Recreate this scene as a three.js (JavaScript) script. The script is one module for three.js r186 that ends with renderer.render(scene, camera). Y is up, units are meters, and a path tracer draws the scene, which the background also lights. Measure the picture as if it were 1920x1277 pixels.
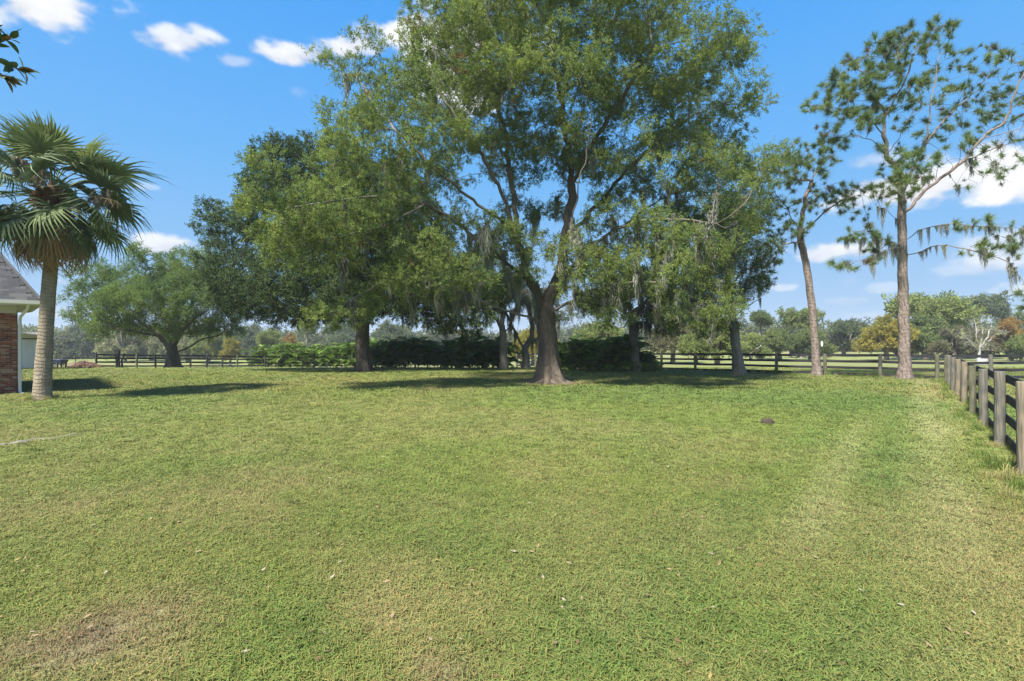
import * as THREE from 'three';
import { ImprovedNoise } from 'three/addons/math/ImprovedNoise.js';
import { mergeGeometries } from 'three/addons/utils/BufferGeometryUtils.js';

// ------------------------------------------------------------------ camera, sky, sun, exposure
const scene = new THREE.Scene();
const F = 951, CX = 960, CY = 638.5, EYE = 2.0;
const camera = new THREE.PerspectiveCamera(2 * Math.atan(638.5 / F) * 180 / Math.PI, 1920 / 1277, 0.1, 4000);
camera.position.set(0, EYE, 0);
camera.lookAt(0, EYE, -100);
const EXPO = 2.6;
const SUN_TO = new THREE.Vector3(-0.30, 0.76, 0.42).normalize();
const sun = new THREE.DirectionalLight(new THREE.Color().setRGB(1.0, 0.94, 0.84), 4.6);
sun.position.copy(SUN_TO).multiplyScalar(150).add(new THREE.Vector3(0, 0, -30));
sun.target.position.set(0, 0, -30);
sun.castShadow = true;
sun.shadow.radius = 9;
sun.shadow.mapSize.set(4096, 4096);
Object.assign(sun.shadow.camera, { left: -70, right: 70, top: 70, bottom: -70, near: 1, far: 400 });
sun.name = 'sun';
scene.add(sun, sun.target);
const renderer = new THREE.WebGLRenderer({ antialias: true });
renderer.setSize(1024, 681);
renderer.toneMapping = THREE.LinearToneMapping;
renderer.toneMappingExposure = EXPO;
renderer.shadowMap.enabled = true;

// ------------------------------------------------------------------ numbers and noise
function rng(seed) {
  let a = seed >>> 0;
  return () => { a = (a + 0x6D2B79F5) >>> 0; let t = Math.imul(a ^ (a >>> 15), 1 | a); t = (t + Math.imul(t ^ (t >>> 7), 61 | t)) ^ t; return ((t ^ (t >>> 14)) >>> 0) / 4294967296; };
}
const per = new ImprovedNoise();
const n3 = (x, y, z) => per.noise(x + 31.7, y + 17.3, z + 9.1);
function fbm(x, y, z, oct = 4) { let s = 0, a = 0.5, f = 1; for (let i = 0; i < oct; i++) { s += a * n3(x * f, y * f, z * f); a *= 0.5; f *= 2.03; } return s; }
const clamp = (x, a, b) => Math.min(b, Math.max(a, x));
const lerp = (a, b, t) => a + (b - a) * t;
const sstep = (a, b, x) => { const t = clamp((x - a) / (b - a), 0, 1); return t * t * (3 - 2 * t); };
const V = (x, y, z) => new THREE.Vector3(x, y, z);
const at = (px, py, d) => V((px - CX) / F * d, EYE - (py - CY) / F * d, -d);   // a place seen at that pixel, d metres ahead
const rgb = (r, g, b) => new THREE.Color().setRGB(r, g, b);

// height of the terrain
const soft = (x, k) => (x > 30 * k ? x : k * Math.log(1 + Math.exp(x / k)));
function ground(x, z) {
  const d = -z, s = sstep(-6, 13, x - Math.max(0, d - 60) * 0.1);
  const left = Math.min(3.6, 0.050 * soft(d - 36, 4)), right = Math.min(1.5, 0.021 * soft(d - 24, 3));
  const bump = 0.05 * n3(x * 0.16, 0, z * 0.16) * sstep(2, 8, d);
  return -lerp(left, right, s) + bump;
}
const onGround = (px, d) => { const x = (px - CX) / F * d; return V(x, ground(x, -d), -d); };

// ------------------------------------------------------------------ sky with clouds
{
  const W = 4096, H = 2048, data = new Float32Array(W * H * 4);
  const stops = [[0, .50, .68, .88], [4, .40, .62, .90], [10, .27, .55, .93], [18, .17, .49, .95], [34, .078, .385, .95], [60, .05, .29, .82], [90, .04, .24, .7]];
  const skyAt = (el) => { let i = 0; while (i < stops.length - 2 && el > stops[i + 1][0]) i++; const a = stops[i], b = stops[i + 1], t = clamp((el - a[0]) / (b[0] - a[0]), 0, 1); return [1, 2, 3].map((k) => lerp(a[k], b[k], t)); };
  for (let j = 0; j < H; j++) {
    const el = ((j + 0.5) / H - 0.5) * 180, c = skyAt(Math.max(el, 0));
    for (let i = 0; i < W; i++) {
      const az = ((i + 0.5) / W - 0.5) * 2 * Math.PI, k = (j * W + i) * 4;
      const left = 0.5 + 0.5 * Math.cos(az - Math.atan2(SUN_TO.z, SUN_TO.x));      // a little paler towards the sun
      const w = 0.07 * left * left;
      data[k] = lerp(c[0], .6, w) / EXPO; data[k + 1] = lerp(c[1], .72, w) / EXPO; data[k + 2] = lerp(c[2], .9, w) / EXPO; data[k + 3] = 1;
    }
  }
  const clouds = [];
  const dirOf = (px, py) => V((px - CX) / F, -(py - CY) / F, -1).normalize();
  const add = (px, py, rx, ry, a, r = 0) => { const d = dirOf(px, py); const q = F / Math.sqrt(F * F + (px - CX) ** 2 + (py - CY) ** 2); clouds.push([Math.atan2(d.z, d.x), Math.asin(d.y), rx / F * q, ry / F * q, a, r]); };
  add(60, 8, 125, 52, 1.3); add(20, -40, 160, 70, 1.2); add(342, 76, 88, 24, .85, .2); add(295, 92, 45, 18, .5); add(440, 113, 42, 13, .42, .12); add(555, 103, 75, 20, .95, .06);
  add(640, 92, 60, 20, .85, .25); add(690, 76, 60, 30, .75, .3); add(830, 95, 110, 75, 1.1); add(850, 165, 90, 50, 1.0); add(950, 60, 90, 50, .7); add(562, 178, 18, 12, .14);
  add(1760, 345, 150, 44, 1.15); add(1850, 325, 130, 36, 1.2); add(1960, 340, 120, 40, 1.2); add(1620, 308, 55, 26, .5); add(1690, 350, 90, 30, .6); add(1548, 474, 58, 20, .8); add(1600, 470, 40, 14, .5);
  add(1468, 539, 20, 8, .5); add(1585, 529, 22, 10, .32); add(1652, 540, 30, 10, .32); add(1575, 566, 36, 10, .22); add(1890, 470, 70, 40, .55); add(1840, 500, 60, 22, .3); add(322, 462, 52, 22, .85); add(115, 528, 18, 8, .4); add(160, 588, 90, 10, .25); add(1750, 590, 200, 12, .22); add(1080, 590, 120, 14, .2); add(270, 350, 22, 7, .3);
  const r = rng(77);
  for (let i = 0; i < 90; i++) { const az = r() * 6.283 - 3.1416; if (Math.abs(az + 1.571) < 0.9) { r(); r(); r(); continue; } const el = 0.06 + 0.8 * r() * r(), w = 0.06 + 0.17 * r(); clouds.push([az, el, w, w * (0.2 + 0.25 * r()), 0.5 + 0.7 * r(), 0.1]); }
  for (const [az, el, rx, ry, amp, rot] of clouds) {
    const R = Math.max(rx, ry) * 1.7, j0 = Math.floor(((el - R) / Math.PI + 0.5) * H), j1 = Math.ceil(((el + R) / Math.PI + 0.5) * H), ca = Math.max(0.25, Math.cos(el));
    const i0 = Math.floor(((az - R / ca) / (2 * Math.PI) + 0.5) * W), i1 = Math.ceil(((az + R / ca) / (2 * Math.PI) + 0.5) * W), cr = Math.cos(rot), sr = Math.sin(rot);
    for (let j = Math.max(H / 2, j0); j <= Math.min(H - 1, j1); j++) for (let ii = i0; ii <= i1; ii++) {
      const e = ((j + 0.5) / H - 0.5) * Math.PI, a = ((ii + 0.5) / W - 0.5) * 2 * Math.PI, dx = (a - az) * ca, dy = e - el;
      const u = (dx * cr + dy * sr) / rx, v = (-dx * sr + dy * cr) / ry, q = u * u + (v < 0 ? v * v * 1.5 : v * v);
      if (q > 2.6) continue;
      const x = Math.cos(e) * Math.cos(a), y = Math.sin(e), z = Math.cos(e) * Math.sin(a);
      const n = fbm(x * 15, y * 27, z * 15, 8) * 1.6, m = Math.pow(sstep(-0.1, 1.2, (1.1 - q * 0.85 + n * 1.8)), 1.15) * clamp(amp, 0, 1) * (1 - sstep(1.2, 2.6, q));
      if (m <= 0) continue;
      const bright = clamp(0.97 + 0.35 * n + 0.1 * v, 0.72, 1.12) * (amp > 1 ? 1.05 : 0.98), k = (j * W + ((ii + W) % W)) * 4;
      data[k] = lerp(data[k], 0.93 * bright / EXPO, m); data[k + 1] = lerp(data[k + 1], 0.945 * bright / EXPO, m); data[k + 2] = lerp(data[k + 2], 0.985 * bright / EXPO, m);
    }
  }
  const sky = new THREE.DataTexture(data, W, H, THREE.RGBAFormat, THREE.FloatType);
  sky.mapping = THREE.EquirectangularReflectionMapping;
  sky.magFilter = sky.minFilter = THREE.LinearFilter;
  sky.needsUpdate = true;
  scene.background = sky;
  scene.environment = sky;
}

// ------------------------------------------------------------------ naming
const used = new Map();
function numbered(name) { const k = used.get(name) ?? 0; used.set(name, k + 1); return k ? name + '_' + String(k).padStart(3, '0') : name; }
function tag(o, label, category, group) { o.userData = { label, category }; if (group) o.userData.group = group; return o; }
function thing(name, label, category, p = V(0, 0, 0), group) { const o = new THREE.Group(); o.name = numbered(name); o.position.copy(p); scene.add(o); return tag(o, label, category, group); }
function part(name, geo, mat, parent, kind) { const m = new THREE.Mesh(geo, mat); m.name = name; m.castShadow = m.receiveShadow = true; parent.add(m); if (kind) m.userData.kind = kind; return m; }
function copies(name, geo, mat, mats, cols, parent, kind) {
  const m = new THREE.InstancedMesh(geo, mat, mats.length); m.name = name; m.castShadow = m.receiveShadow = true;
  mats.forEach((x, i) => { m.setMatrixAt(i, x); if (cols) m.setColorAt(i, cols[i]); });
  parent.add(m); if (kind) m.userData.kind = kind; return m;
}

// ------------------------------------------------------------------ textures
function pnoise(seed) {                                    // noise that repeats after px, py cells
  const tab = new Float32Array(4096), r = rng(seed); for (let i = 0; i < 4096; i++) tab[i] = r();
  const h = (i, j) => tab[(Math.imul(i, 73856093) ^ Math.imul(j, 19349663)) & 4095];
  return (x, y, px, py) => { const i = Math.floor(x), j = Math.floor(y); let u = x - i, v = y - j; u = u * u * (3 - 2 * u); v = v * v * (3 - 2 * v); const a = ((i % px) + px) % px, b = (a + 1) % px, c = ((j % py) + py) % py, d = (c + 1) % py; return lerp(lerp(h(a, c), h(b, c), u), lerp(h(a, d), h(b, d), u), v); };
}
function texture(W, H, f, srgb = false) {
  const d = new Uint8Array(W * H * 4);
  for (let j = 0; j < H; j++) for (let i = 0; i < W; i++) { const c = f(i / W, j / H), k = (j * W + i) * 4; for (let q = 0; q < 3; q++) d[k + q] = clamp(Math.round(255 * (Array.isArray(c) ? c[q] : c)), 0, 255); d[k + 3] = 255; }
  const t = new THREE.DataTexture(d, W, H); t.wrapS = t.wrapT = THREE.RepeatWrapping; t.magFilter = t.minFilter = THREE.LinearFilter; if (srgb) t.colorSpace = THREE.SRGBColorSpace; t.needsUpdate = true; return t;
}
const pn = pnoise(5);
const furrow = (u, v) => { const w = 0.10 * (pn(u * 6, v * 5, 6, 5) - 0.5) + 0.05 * (pn(u * 14, v * 12, 14, 12) - 0.5); const a = pn((u + w) * 16, v * 4, 16, 4), b = pn((u + w) * 34 + 3, v * 9, 34, 9); const ridge = 1 - Math.abs(2 * a - 1) * 1.2; return clamp(0.55 * (1 - ridge) + 0.28 * b + 0.2 * pn(u * 90, v * 60, 90, 60), 0, 1); };
const furrowTex = texture(512, 512, furrow);
const furrowCol = texture(512, 512, (u, v) => { const h = furrow(u, v), l = pn(u * 8 + 1, v * 7, 8, 7), m = 0.42 + 0.5 * h; const g = sstep(0.55, 0.8, l) * 0.14; return [m * (1 - g * 0.5), m * (0.96), m * (0.9 - g * 0.3)]; });
const plate = (u, v) => { const w = 0.06 * (pn(u * 7, v * 7, 7, 7) - 0.5); const a = Math.abs(pn((u + w) * 12, v * 5 + w * 3, 12, 5) - 0.5), b = Math.abs(pn((u + w) * 9 + 4, (v + w) * 7, 9, 7) - 0.5); return clamp(sstep(0.0, 0.09, Math.min(a, b)) * 0.75 + 0.3 * pn(u * 60, v * 60, 60, 60), 0, 1); };
const plateTex = texture(512, 512, plate);
const plateCol = texture(512, 512, (u, v) => { const h = plate(u, v), l = pn(u * 10 + 1, v * 14, 10, 14); const m = 0.35 + 0.55 * h * (0.7 + 0.5 * l); return [m, m * (0.86 + 0.1 * l), m * (0.76 + 0.2 * l)]; });
const grain = (u, v) => clamp(0.25 + 0.5 * pn(u * 40 + 2 * pn(u * 4, v * 3, 4, 3), v * 3, 40, 3) + 0.3 * pn(u * 90, v * 8, 90, 8), 0, 1);
const grainTex = texture(256, 512, grain);
const grainCol = texture(256, 512, (u, v) => { const h = grain(u, v), l = pn(u * 5, v * 6, 5, 6), m = (0.22 + 0.85 * h) * (0.7 + 0.5 * l); return [m * (0.95 + 0.1 * l), m, m * (1.02 - 0.16 * l)]; });
const speck = texture(512, 512, (u, v) => 0.62 + 0.2 * pn(u * 120, v * 120, 120, 120) + 0.12 * pn(u * 40, v * 40, 40, 40) + 0.18 * (pn(u * 250, v * 250, 250, 250) - 0.4));
const speckBump = texture(512, 512, (u, v) => 0.6 * pn(u * 160, v * 160, 160, 160) + 0.4 * pn(u * 60, v * 60, 60, 60));

const std = (c, o = {}) => new THREE.MeshStandardMaterial({ color: c, roughness: 0.9, ...o });
const leafMat = (name, t = 0.4, o = {}) => new THREE.MeshPhysicalMaterial({ name, color: 0xffffff, roughness: 1, transmission: t, thickness: 0, specularIntensity: 0.35, side: THREE.DoubleSide, ...o });

// ------------------------------------------------------------------ geometry collectors
class Geo {
  constructor() { this.p = []; this.u = []; this.i = []; this.c = null; }
  tube(pts, rad, sides, { vary = null, cap = true, u0 = 0 } = {}) {
    const n = pts.length, base = this.p.length / 3; if (n < 2) return;
    let t = V(0, 0, 0).subVectors(pts[1], pts[0]).normalize(), nx = Math.abs(t.y) < 0.9 ? V(0, 1, 0) : V(1, 0, 0);
    nx.addScaledVector(t, -nx.dot(t)).normalize(); let len = 0; const circ = Math.max(1, Math.round(2 * Math.PI * rad[0]));
    for (let k = 0; k < n; k++) {
      if (k < n - 1) t.subVectors(pts[k + 1], pts[k]); if (k > 0) { t.add(V(0, 0, 0).subVectors(pts[k], pts[k - 1])); len += pts[k].distanceTo(pts[k - 1]); }
      t.normalize(); nx.addScaledVector(t, -nx.dot(t)).normalize(); const ny = V(0, 0, 0).crossVectors(t, nx);
      for (let s = 0; s <= sides; s++) { const a = s / sides * 2 * Math.PI; let r = rad[k]; if (vary) r *= vary(s === sides ? 0 : a, len, pts[k]); const ca = Math.cos(a) * r, sa = Math.sin(a) * r; this.p.push(pts[k].x + nx.x * ca + ny.x * sa, pts[k].y + nx.y * ca + ny.y * sa, pts[k].z + nx.z * ca + ny.z * sa); this.u.push(s / sides * circ + u0, len); }
    }
    for (let k = 0; k < n - 1; k++) for (let s = 0; s < sides; s++) { const a = base + k * (sides + 1) + s, b = a + sides + 1; this.i.push(a, a + 1, b, a + 1, b + 1, b); }
    if (cap) { const c = this.p.length / 3, q = pts[n - 1]; this.p.push(q.x, q.y, q.z); this.u.push(0, len); const o = base + (n - 1) * (sides + 1); for (let s = 0; s < sides; s++) this.i.push(o + s, o + s + 1, c); }
  }
  quad(a, b, c, d, uv) { const k = this.p.length / 3; for (const v of [a, b, c, d]) this.p.push(v.x, v.y, v.z); this.u.push(...(uv ?? [0, 0, 1, 0, 1, 1, 0, 1])); this.i.push(k, k + 1, k + 2, k, k + 2, k + 3); }
  tri(a, b, c) { const k = this.p.length / 3; for (const v of [a, b, c]) this.p.push(v.x, v.y, v.z); this.u.push(0, 0, 1, 0, 0.5, 1); this.i.push(k, k + 1, k + 2); }
  tint(r, g, b) { this.c ??= []; while (this.c.length < this.p.length) this.c.push(r, g, b); }
  build(smooth = true) {
    let g = new THREE.BufferGeometry(); g.setAttribute('position', new THREE.Float32BufferAttribute(this.p, 3)); g.setAttribute('uv', new THREE.Float32BufferAttribute(this.u, 2));
    if (this.c) g.setAttribute('color', new THREE.Float32BufferAttribute(this.c, 3)); g.setIndex(this.i); if (!smooth) g = g.toNonIndexed(); g.computeVertexNormals(); return g;
  }
}
const bx = (w, h, d, x = 0, y = 0, z = 0) => new THREE.BoxGeometry(w, h, d).translate(x, y, z);

// a box whose long edges are rounded a little and whose faces wander, for rough timber
function timber(w, h, d, seed, wob = 0.004) {
  const g = new THREE.BoxGeometry(w, h, d, 2, 6, 2), p = g.attributes.position, uv = g.attributes.uv, q = V(0, 0, 0);
  for (let i = 0; i < p.count; i++) { q.fromBufferAttribute(p, i); const ex = Math.abs(q.x) > w * 0.49, ez = Math.abs(q.z) > d * 0.49; if (ex && ez) { q.x *= 0.93; q.z *= 0.93; } q.x += wob * n3(q.x * 9 + seed, q.y * 5, q.z * 9) * 2; q.z += wob * n3(q.x * 9, q.y * 5 + seed, q.z * 9) * 2; p.setXYZ(i, q.x, q.y, q.z); uv.setXY(i, uv.getX(i) * 0.4 + seed * 0.37, uv.getY(i) * h * 0.5 + seed * 0.71); }
  g.computeVertexNormals(); return g;
}

// ------------------------------------------------------------------ trees: limbs are laid out, then twigs grow through the crown until it is filled
function grow(rand, limbs, attr, { D = 0.35, di = 3, dk = 0.5, most = 14000, up = 0, wander = 0.12, iters = 260 }) {
  const P = [], par = [];
  const push = (v, p) => { P.push(v); par.push(p); return P.length - 1; };
  const nearest = (v) => { let b = 0, bd = 1e9; for (let i = 0; i < P.length; i++) { const d = P[i].distanceToSquared(v); if (d < bd) { bd = d; b = i; } } return b; };
  limbs.forEach((pts, li) => {
    const curve = new THREE.CatmullRomCurve3(li ? [P[nearest(pts[0])].clone(), ...pts.slice(1)] : pts, false, 'centripetal'), n = Math.max(2, Math.round(curve.getLength() / D)), s = curve.getSpacedPoints(n);
    let k = li ? nearest(pts[0]) : push(s[0], -1);
    for (let i = 1; i <= n; i++) { const w = li ? 0.06 : 0.02; k = push(s[i].clone().add(V(n3(s[i].x * 1.7, s[i].y * 1.7, li) * w * 3, n3(s[i].z * 1.7, s[i].y * 1.7, li + 5) * w, n3(s[i].z * 1.7, s[i].x * 1.7, li + 9) * w * 3)), k); }
  });
  const seeds = P.length, N = attr.length, near = new Int32Array(N).fill(-1), nd = new Float32Array(N).fill(1e9), alive = new Uint8Array(N).fill(1), cell = di, grid = new Map();
  const key = (x, y, z) => (Math.floor(x / cell) + 500) * 1e6 + (Math.floor(y / cell) + 500) * 1e3 + Math.floor(z / cell) + 500;
  attr.forEach((a, i) => { const k = key(a.x, a.y, a.z); if (!grid.has(k)) grid.set(k, []); grid.get(k).push(i); });
  const visit = (ni) => { const v = P[ni]; for (let dx = -1; dx <= 1; dx++) for (let dy = -1; dy <= 1; dy++) for (let dz = -1; dz <= 1; dz++) { const L = grid.get(key(v.x + dx * cell, v.y + dy * cell, v.z + dz * cell)); if (!L) continue; for (const i of L) if (alive[i]) { const d = attr[i].distanceTo(v); if (d < nd[i]) { nd[i] = d; near[i] = ni; if (d < dk) alive[i] = 0; } } } };
  for (let i = 0; i < P.length; i++) visit(i);
  const kids = P.map(() => []);
  for (let it = 0; it < iters && P.length < most; it++) {
    const pull = new Map();
    for (let i = 0; i < N; i++) if (alive[i] && near[i] >= 0 && nd[i] < di) { const k = near[i]; let s = pull.get(k); if (!s) pull.set(k, s = V(0, 0, 0)); const v = P[k]; s.x += (attr[i].x - v.x) / nd[i]; s.y += (attr[i].y - v.y) / nd[i]; s.z += (attr[i].z - v.z) / nd[i]; }
    if (!pull.size) break; let grown = 0;
    for (const [k, s] of pull) {
      if (s.lengthSq() < 1e-6) continue; s.normalize(); if (par[k] >= 0) s.addScaledVector(V(0, 0, 0).subVectors(P[k], P[par[k]]).normalize(), 0.35);
      s.x += wander * (rand() - 0.5) * 2; s.y += wander * (rand() - 0.5) * 2 + up; s.z += wander * (rand() - 0.5) * 2;
      const v = P[k].clone().addScaledVector(s.normalize(), D * (0.8 + 0.4 * rand()));
      if (kids[k].some((c) => P[c].distanceTo(v) < D * 0.35)) continue;
      const n = push(v, k); kids[k].push(n); kids.push([]); visit(n); grown++;
    }
    if (!grown) break;
  }
  return { P, par, seeds };
}
function finish(tree, R, tip) {                              // thickness of every piece from the twigs it carries
  const { P, par } = tree, n = P.length, tips = new Float32Array(n), kids = P.map(() => []);
  for (let i = 1; i < n; i++) kids[par[i]].push(i);
  let T = 0; for (let i = 0; i < n; i++) if (!kids[i].length) T++;
  const e = Math.log(T) / Math.log(R / tip);
  for (let i = n - 1; i >= 0; i--) { if (!kids[i].length) tips[i] = 1; if (par[i] >= 0) tips[par[i]] += tips[i]; }
  const rad = Float32Array.from(tips, (t) => tip * Math.pow(t, 1 / e)), Q = P.map((p) => p.clone());
  for (let i = tree.seeds; i < n; i++) if (kids[i].length) { const c = kids[i].reduce((a, b) => (tips[a] > tips[b] ? a : b)); Q[i].multiplyScalar(0.5).addScaledVector(P[par[i]], 0.25).addScaledVector(P[c], 0.25); }
  return Object.assign(tree, { P: Q, rad, kids, tips });
}
function wood(tree, { limbK = 1, flare = 0.5, flareH = 0.5, lobes = 5, limbR = 0.09, thin = 0.0045, seed = 1, taper = 0.85, sides = 18 }) {
  const { P, rad, kids } = tree, trunk = new Geo(), twigs = new Geo(), stack = [[0, -1]], y0 = P[0].y;
  while (stack.length) {
    const [s, from] = stack.pop(), pts = [], rs = []; if (from >= 0) { pts.push(P[from]); rs.push(Math.min(rad[s] * 1.15, rad[from])); }
    let k = s; for (;;) { pts.push(P[k]); rs.push(rad[k]); const c = kids[k]; if (!c.length) { rs[rs.length - 1] *= 0.6; break; } let b = c[0]; for (const q of c) if (rad[q] > rad[b]) b = q; for (const q of c) if (q !== b) stack.push([q, k]); k = b; }
    if (limbK !== 1) for (let i = 0; i < rs.length; i++) { const q = from < 0 ? sstep(0.55, 0.3, rs[i] / rs[0]) : 1; if (rs[i] > 0.012) rs[i] = Math.max(0.012, rs[i] * lerp(1, limbK, q)); } const R = rs[Math.min(1, rs.length - 1)]; if (R < thin) continue;
    const isTrunk = from < 0, big = R > limbR;
    const vary = big ? (a, l, p) => { let f = 1 + 0.10 * n3(Math.cos(a) * 1.6 + seed, Math.sin(a) * 1.6, l * 0.8) + 0.05 * n3(Math.cos(a) * 5, Math.sin(a) * 5 + seed, l * 1.5); if (isTrunk) { const h = p.y - y0; f *= (1 + flare * Math.exp(-Math.max(h, 0) / flareH) * (0.75 + 0.55 * Math.cos(a * lobes + seed) + 0.3 * Math.cos(a * 3 + 2 * seed))) * (1 + 0.06 * Math.cos(a * lobes + seed)) * lerp(1.06, taper, clamp(h / 6, 0, 1)); } return f; } : null;
    if (isTrunk) { const d = pts[0].clone(); d.y -= 0.35; pts.unshift(d); rs.unshift(rs[0]); }
    // thick parts into the trunk mesh, the rest of the run into the branches
    let cut = pts.length; if (big) { for (let i = 1; i < pts.length; i++) if (rs[i] < limbR) { cut = i + 1; break; } trunk.tube(pts.slice(0, cut), rs.slice(0, cut), isTrunk ? sides : 9, { vary, cap: cut === pts.length }); if (cut < pts.length) twigs.tube(pts.slice(cut - 1), rs.slice(cut - 1), 5, {}); }
    else twigs.tube(pts, rs, R > 0.03 ? 5 : R > 0.012 ? 4 : 3, { cap: false });
  }
  return { trunk, twigs };
}
// points through a crown made of clumps: [px, py, rx, ry, metres away, half depth]
function fill(rand, lobes, N, { gap = 0.0, freq = 0.5, shell = 0.3, clump = 0, cr = 0.8 } = {}) {
  if (clump) { const c = fill(rand, lobes, clump, { gap, freq, shell }), out = []; for (let i = 0; i < N; i++) { const b = c[i % c.length]; let x, y, z; do { x = rand() * 2 - 1; y = rand() * 2 - 1; z = rand() * 2 - 1; } while (x * x + y * y + z * z > 1); out.push(V(b.x + x * cr, b.y + y * cr * 0.6, b.z + z * cr)); } return out; }
  const w = lobes.map(([, , rx, ry, d, rz, k = 1]) => rx * ry * rz * d * d * k); let tot = 0; const cum = w.map((x) => (tot += x)), out = [];
  for (let g = 0; out.length < N && g < N * 12; g++) {
    const r = rand() * tot, L = lobes[cum.findIndex((c) => c >= r)] ?? lobes[0]; let x, y, z, q; do { x = rand() * 2 - 1; y = rand() * 2 - 1; z = rand() * 2 - 1; q = x * x + y * y + z * z; } while (q > 1 || (q < 0.35 && rand() < shell));
    const c = at(L[0], L[1], L[4]); c.x += x * L[2] / F * L[4]; c.y += y * L[3] / F * L[4]; c.z += z * L[5];
    if (fbm(c.x * freq, c.y * freq * 1.25, c.z * freq, 2) < gap) continue; if (c.y < ground(c.x, c.z) + 0.7) continue; out.push(c);
  }
  return out;
}
// a spray of leaves along a short twig
function spray(seed, n, len, leafL, leafW, { spread = 0.9, flat = 0.5, droop = 0.15, twig = 0.004, vary = 0.25 } = {}) {
  const r = rng(seed), g = new Geo();
  for (let i = 0; i < n; i++) {
    const t = (i + r() * 0.8) / n, a = (i % 2 ? 1 : -1) * (0.5 + r() * 0.7) + (r() - 0.5) * 0.7, roll = (r() - 0.5) * 2 * spread * 1.6;
    const side = t > 0.92 ? 0 : 1, dir = V(Math.sin(a) * side * Math.cos(roll), Math.sin(a) * side * Math.sin(roll) * (1 - flat) + (r() - 0.5) * 0.5 - droop, Math.cos(a)).normalize();
    const o = V((r() - 0.5) * 0.12 * len, (r() - 0.5) * 0.12 * len - droop * len * t * t, t * len), up = V((r() - 0.5) * 1.2, 1, (r() - 0.5) * 1.2), sd = V(0, 0, 0).crossVectors(dir, up).normalize(), nr = V(0, 0, 0).crossVectors(sd, dir);
    const L = leafL * (0.7 + 0.6 * r()), W = leafW * (0.8 + 0.4 * r()), m = o.clone().addScaledVector(dir, L * 0.5).addScaledVector(nr, -W * 0.18), e = o.clone().addScaledVector(dir, L).addScaledVector(nr, -L * 0.12);
    const p = m.clone().addScaledVector(sd, W * 0.5).addScaledVector(nr, W * 0.3), q = m.clone().addScaledVector(sd, -W * 0.5).addScaledVector(nr, W * 0.3);
    g.tri(o, p, e); g.tri(o, e, q); const v = 1 + (r() - 0.5) * 2 * vary; g.tint(v * (1 + (r() - 0.5) * 0.2), v, v * (1 + (r() - 0.5) * 0.2));
  }
  if (twig) { g.tube([V(0, 0, -0.15 * len), V(0, 0, len * 0.45), V(0, -droop * len, len * 0.95)], [twig, twig * 0.8, twig * 0.4], 3, { cap: false }); g.tint(0.9, 0.7, 0.8); }
  return g.build();
}
function puff(seed, twiglets, per, R, leafL, leafW, { vary = 0.28, twig = 0.0035 } = {}) {     // a bushy twig end: twiglets going several ways, each with its leaves
  const r = rng(seed), g = new Geo();
  for (let j = 0; j < twiglets; j++) {
    const a = r() * 6.283, el = 0.1 + 1.35 * Math.sqrt(r()), d = V(Math.sin(el) * Math.cos(a), Math.sin(el) * Math.sin(a), Math.cos(el)), L = R * (0.55 + 0.5 * r()), bend = V(r() - 0.5, r() - 0.5, r() - 0.5).multiplyScalar(0.3 * L), at1 = (t) => d.clone().multiplyScalar(L * t).addScaledVector(bend, t * t);
    g.tube([V(0, 0, 0), at1(0.5), at1(1)], [twig, twig * 0.7, twig * 0.4], 3, { cap: false }); g.tint(0.9, 0.65, 0.8);
    for (let i = 0; i < per; i++) {
      const t = 0.3 + 0.7 * (i + r()) / per, o = at1(t), ang = i * 2.4 + r(), s1 = V(0, 1, 0.2).cross(d).normalize(), s2 = V(0, 0, 0).crossVectors(d, s1), dir = d.clone().multiplyScalar(0.55 + 0.5 * t).addScaledVector(s1, Math.cos(ang)).addScaledVector(s2, Math.sin(ang)).normalize();
      const up = V(r() - 0.5, r() - 0.5, r() - 0.5), sd = V(0, 0, 0).crossVectors(dir, up).normalize(), nr = V(0, 0, 0).crossVectors(sd, dir), l = leafL * (0.65 + 0.6 * r()), w = leafW * (0.8 + 0.4 * r()), m = o.clone().addScaledVector(dir, l * 0.5).addScaledVector(nr, -w * 0.15), e = o.clone().addScaledVector(dir, l).addScaledVector(nr, -l * 0.1), p = m.clone().addScaledVector(sd, w * 0.5).addScaledVector(nr, w * 0.3), q = m.clone().addScaledVector(sd, -w * 0.5).addScaledVector(nr, w * 0.3);
      g.tri(o, p, e); g.tri(o, e, q); const v = 1 + (r() - 0.5) * 2 * vary; g.tint(v * (1 + (r() - 0.5) * 0.22), v, v * (1 + (r() - 0.5) * 0.3));
    }
  }
  return g.build();
}
function tuft(seed, n, len, w, { back = 0.35, twig = 0.012 } = {}) {          // pine needles round the end of a twig
  const r = rng(seed), g = new Geo();
  for (let i = 0; i < n; i++) {
    const t = r(), a = r() * 6.283, el = lerp(-back, 1.35, Math.pow(r(), 0.8)), d = V(Math.cos(a) * Math.cos(el), Math.sin(a) * Math.cos(el), Math.sin(el)), o = V(0, 0, (t - 0.7) * 0.22), L = len * (0.75 + 0.4 * r()), s = V(r() - 0.5, r() - 0.5, r() - 0.5).cross(d).normalize().multiplyScalar(w * 0.5), e = o.clone().addScaledVector(d, L); e.y -= 0.1 * L;
    g.tri(o.clone().add(s), o.clone().sub(s), e); const v = 0.8 + 0.4 * r(); g.tint(v, v, v);
  }
  g.tube([V(0, 0, -0.3), V(0, 0, 0)], [twig, twig * 0.7], 4, {}); g.tint(0.9, 0.55, 0.5);
  return g.build();
}
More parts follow.
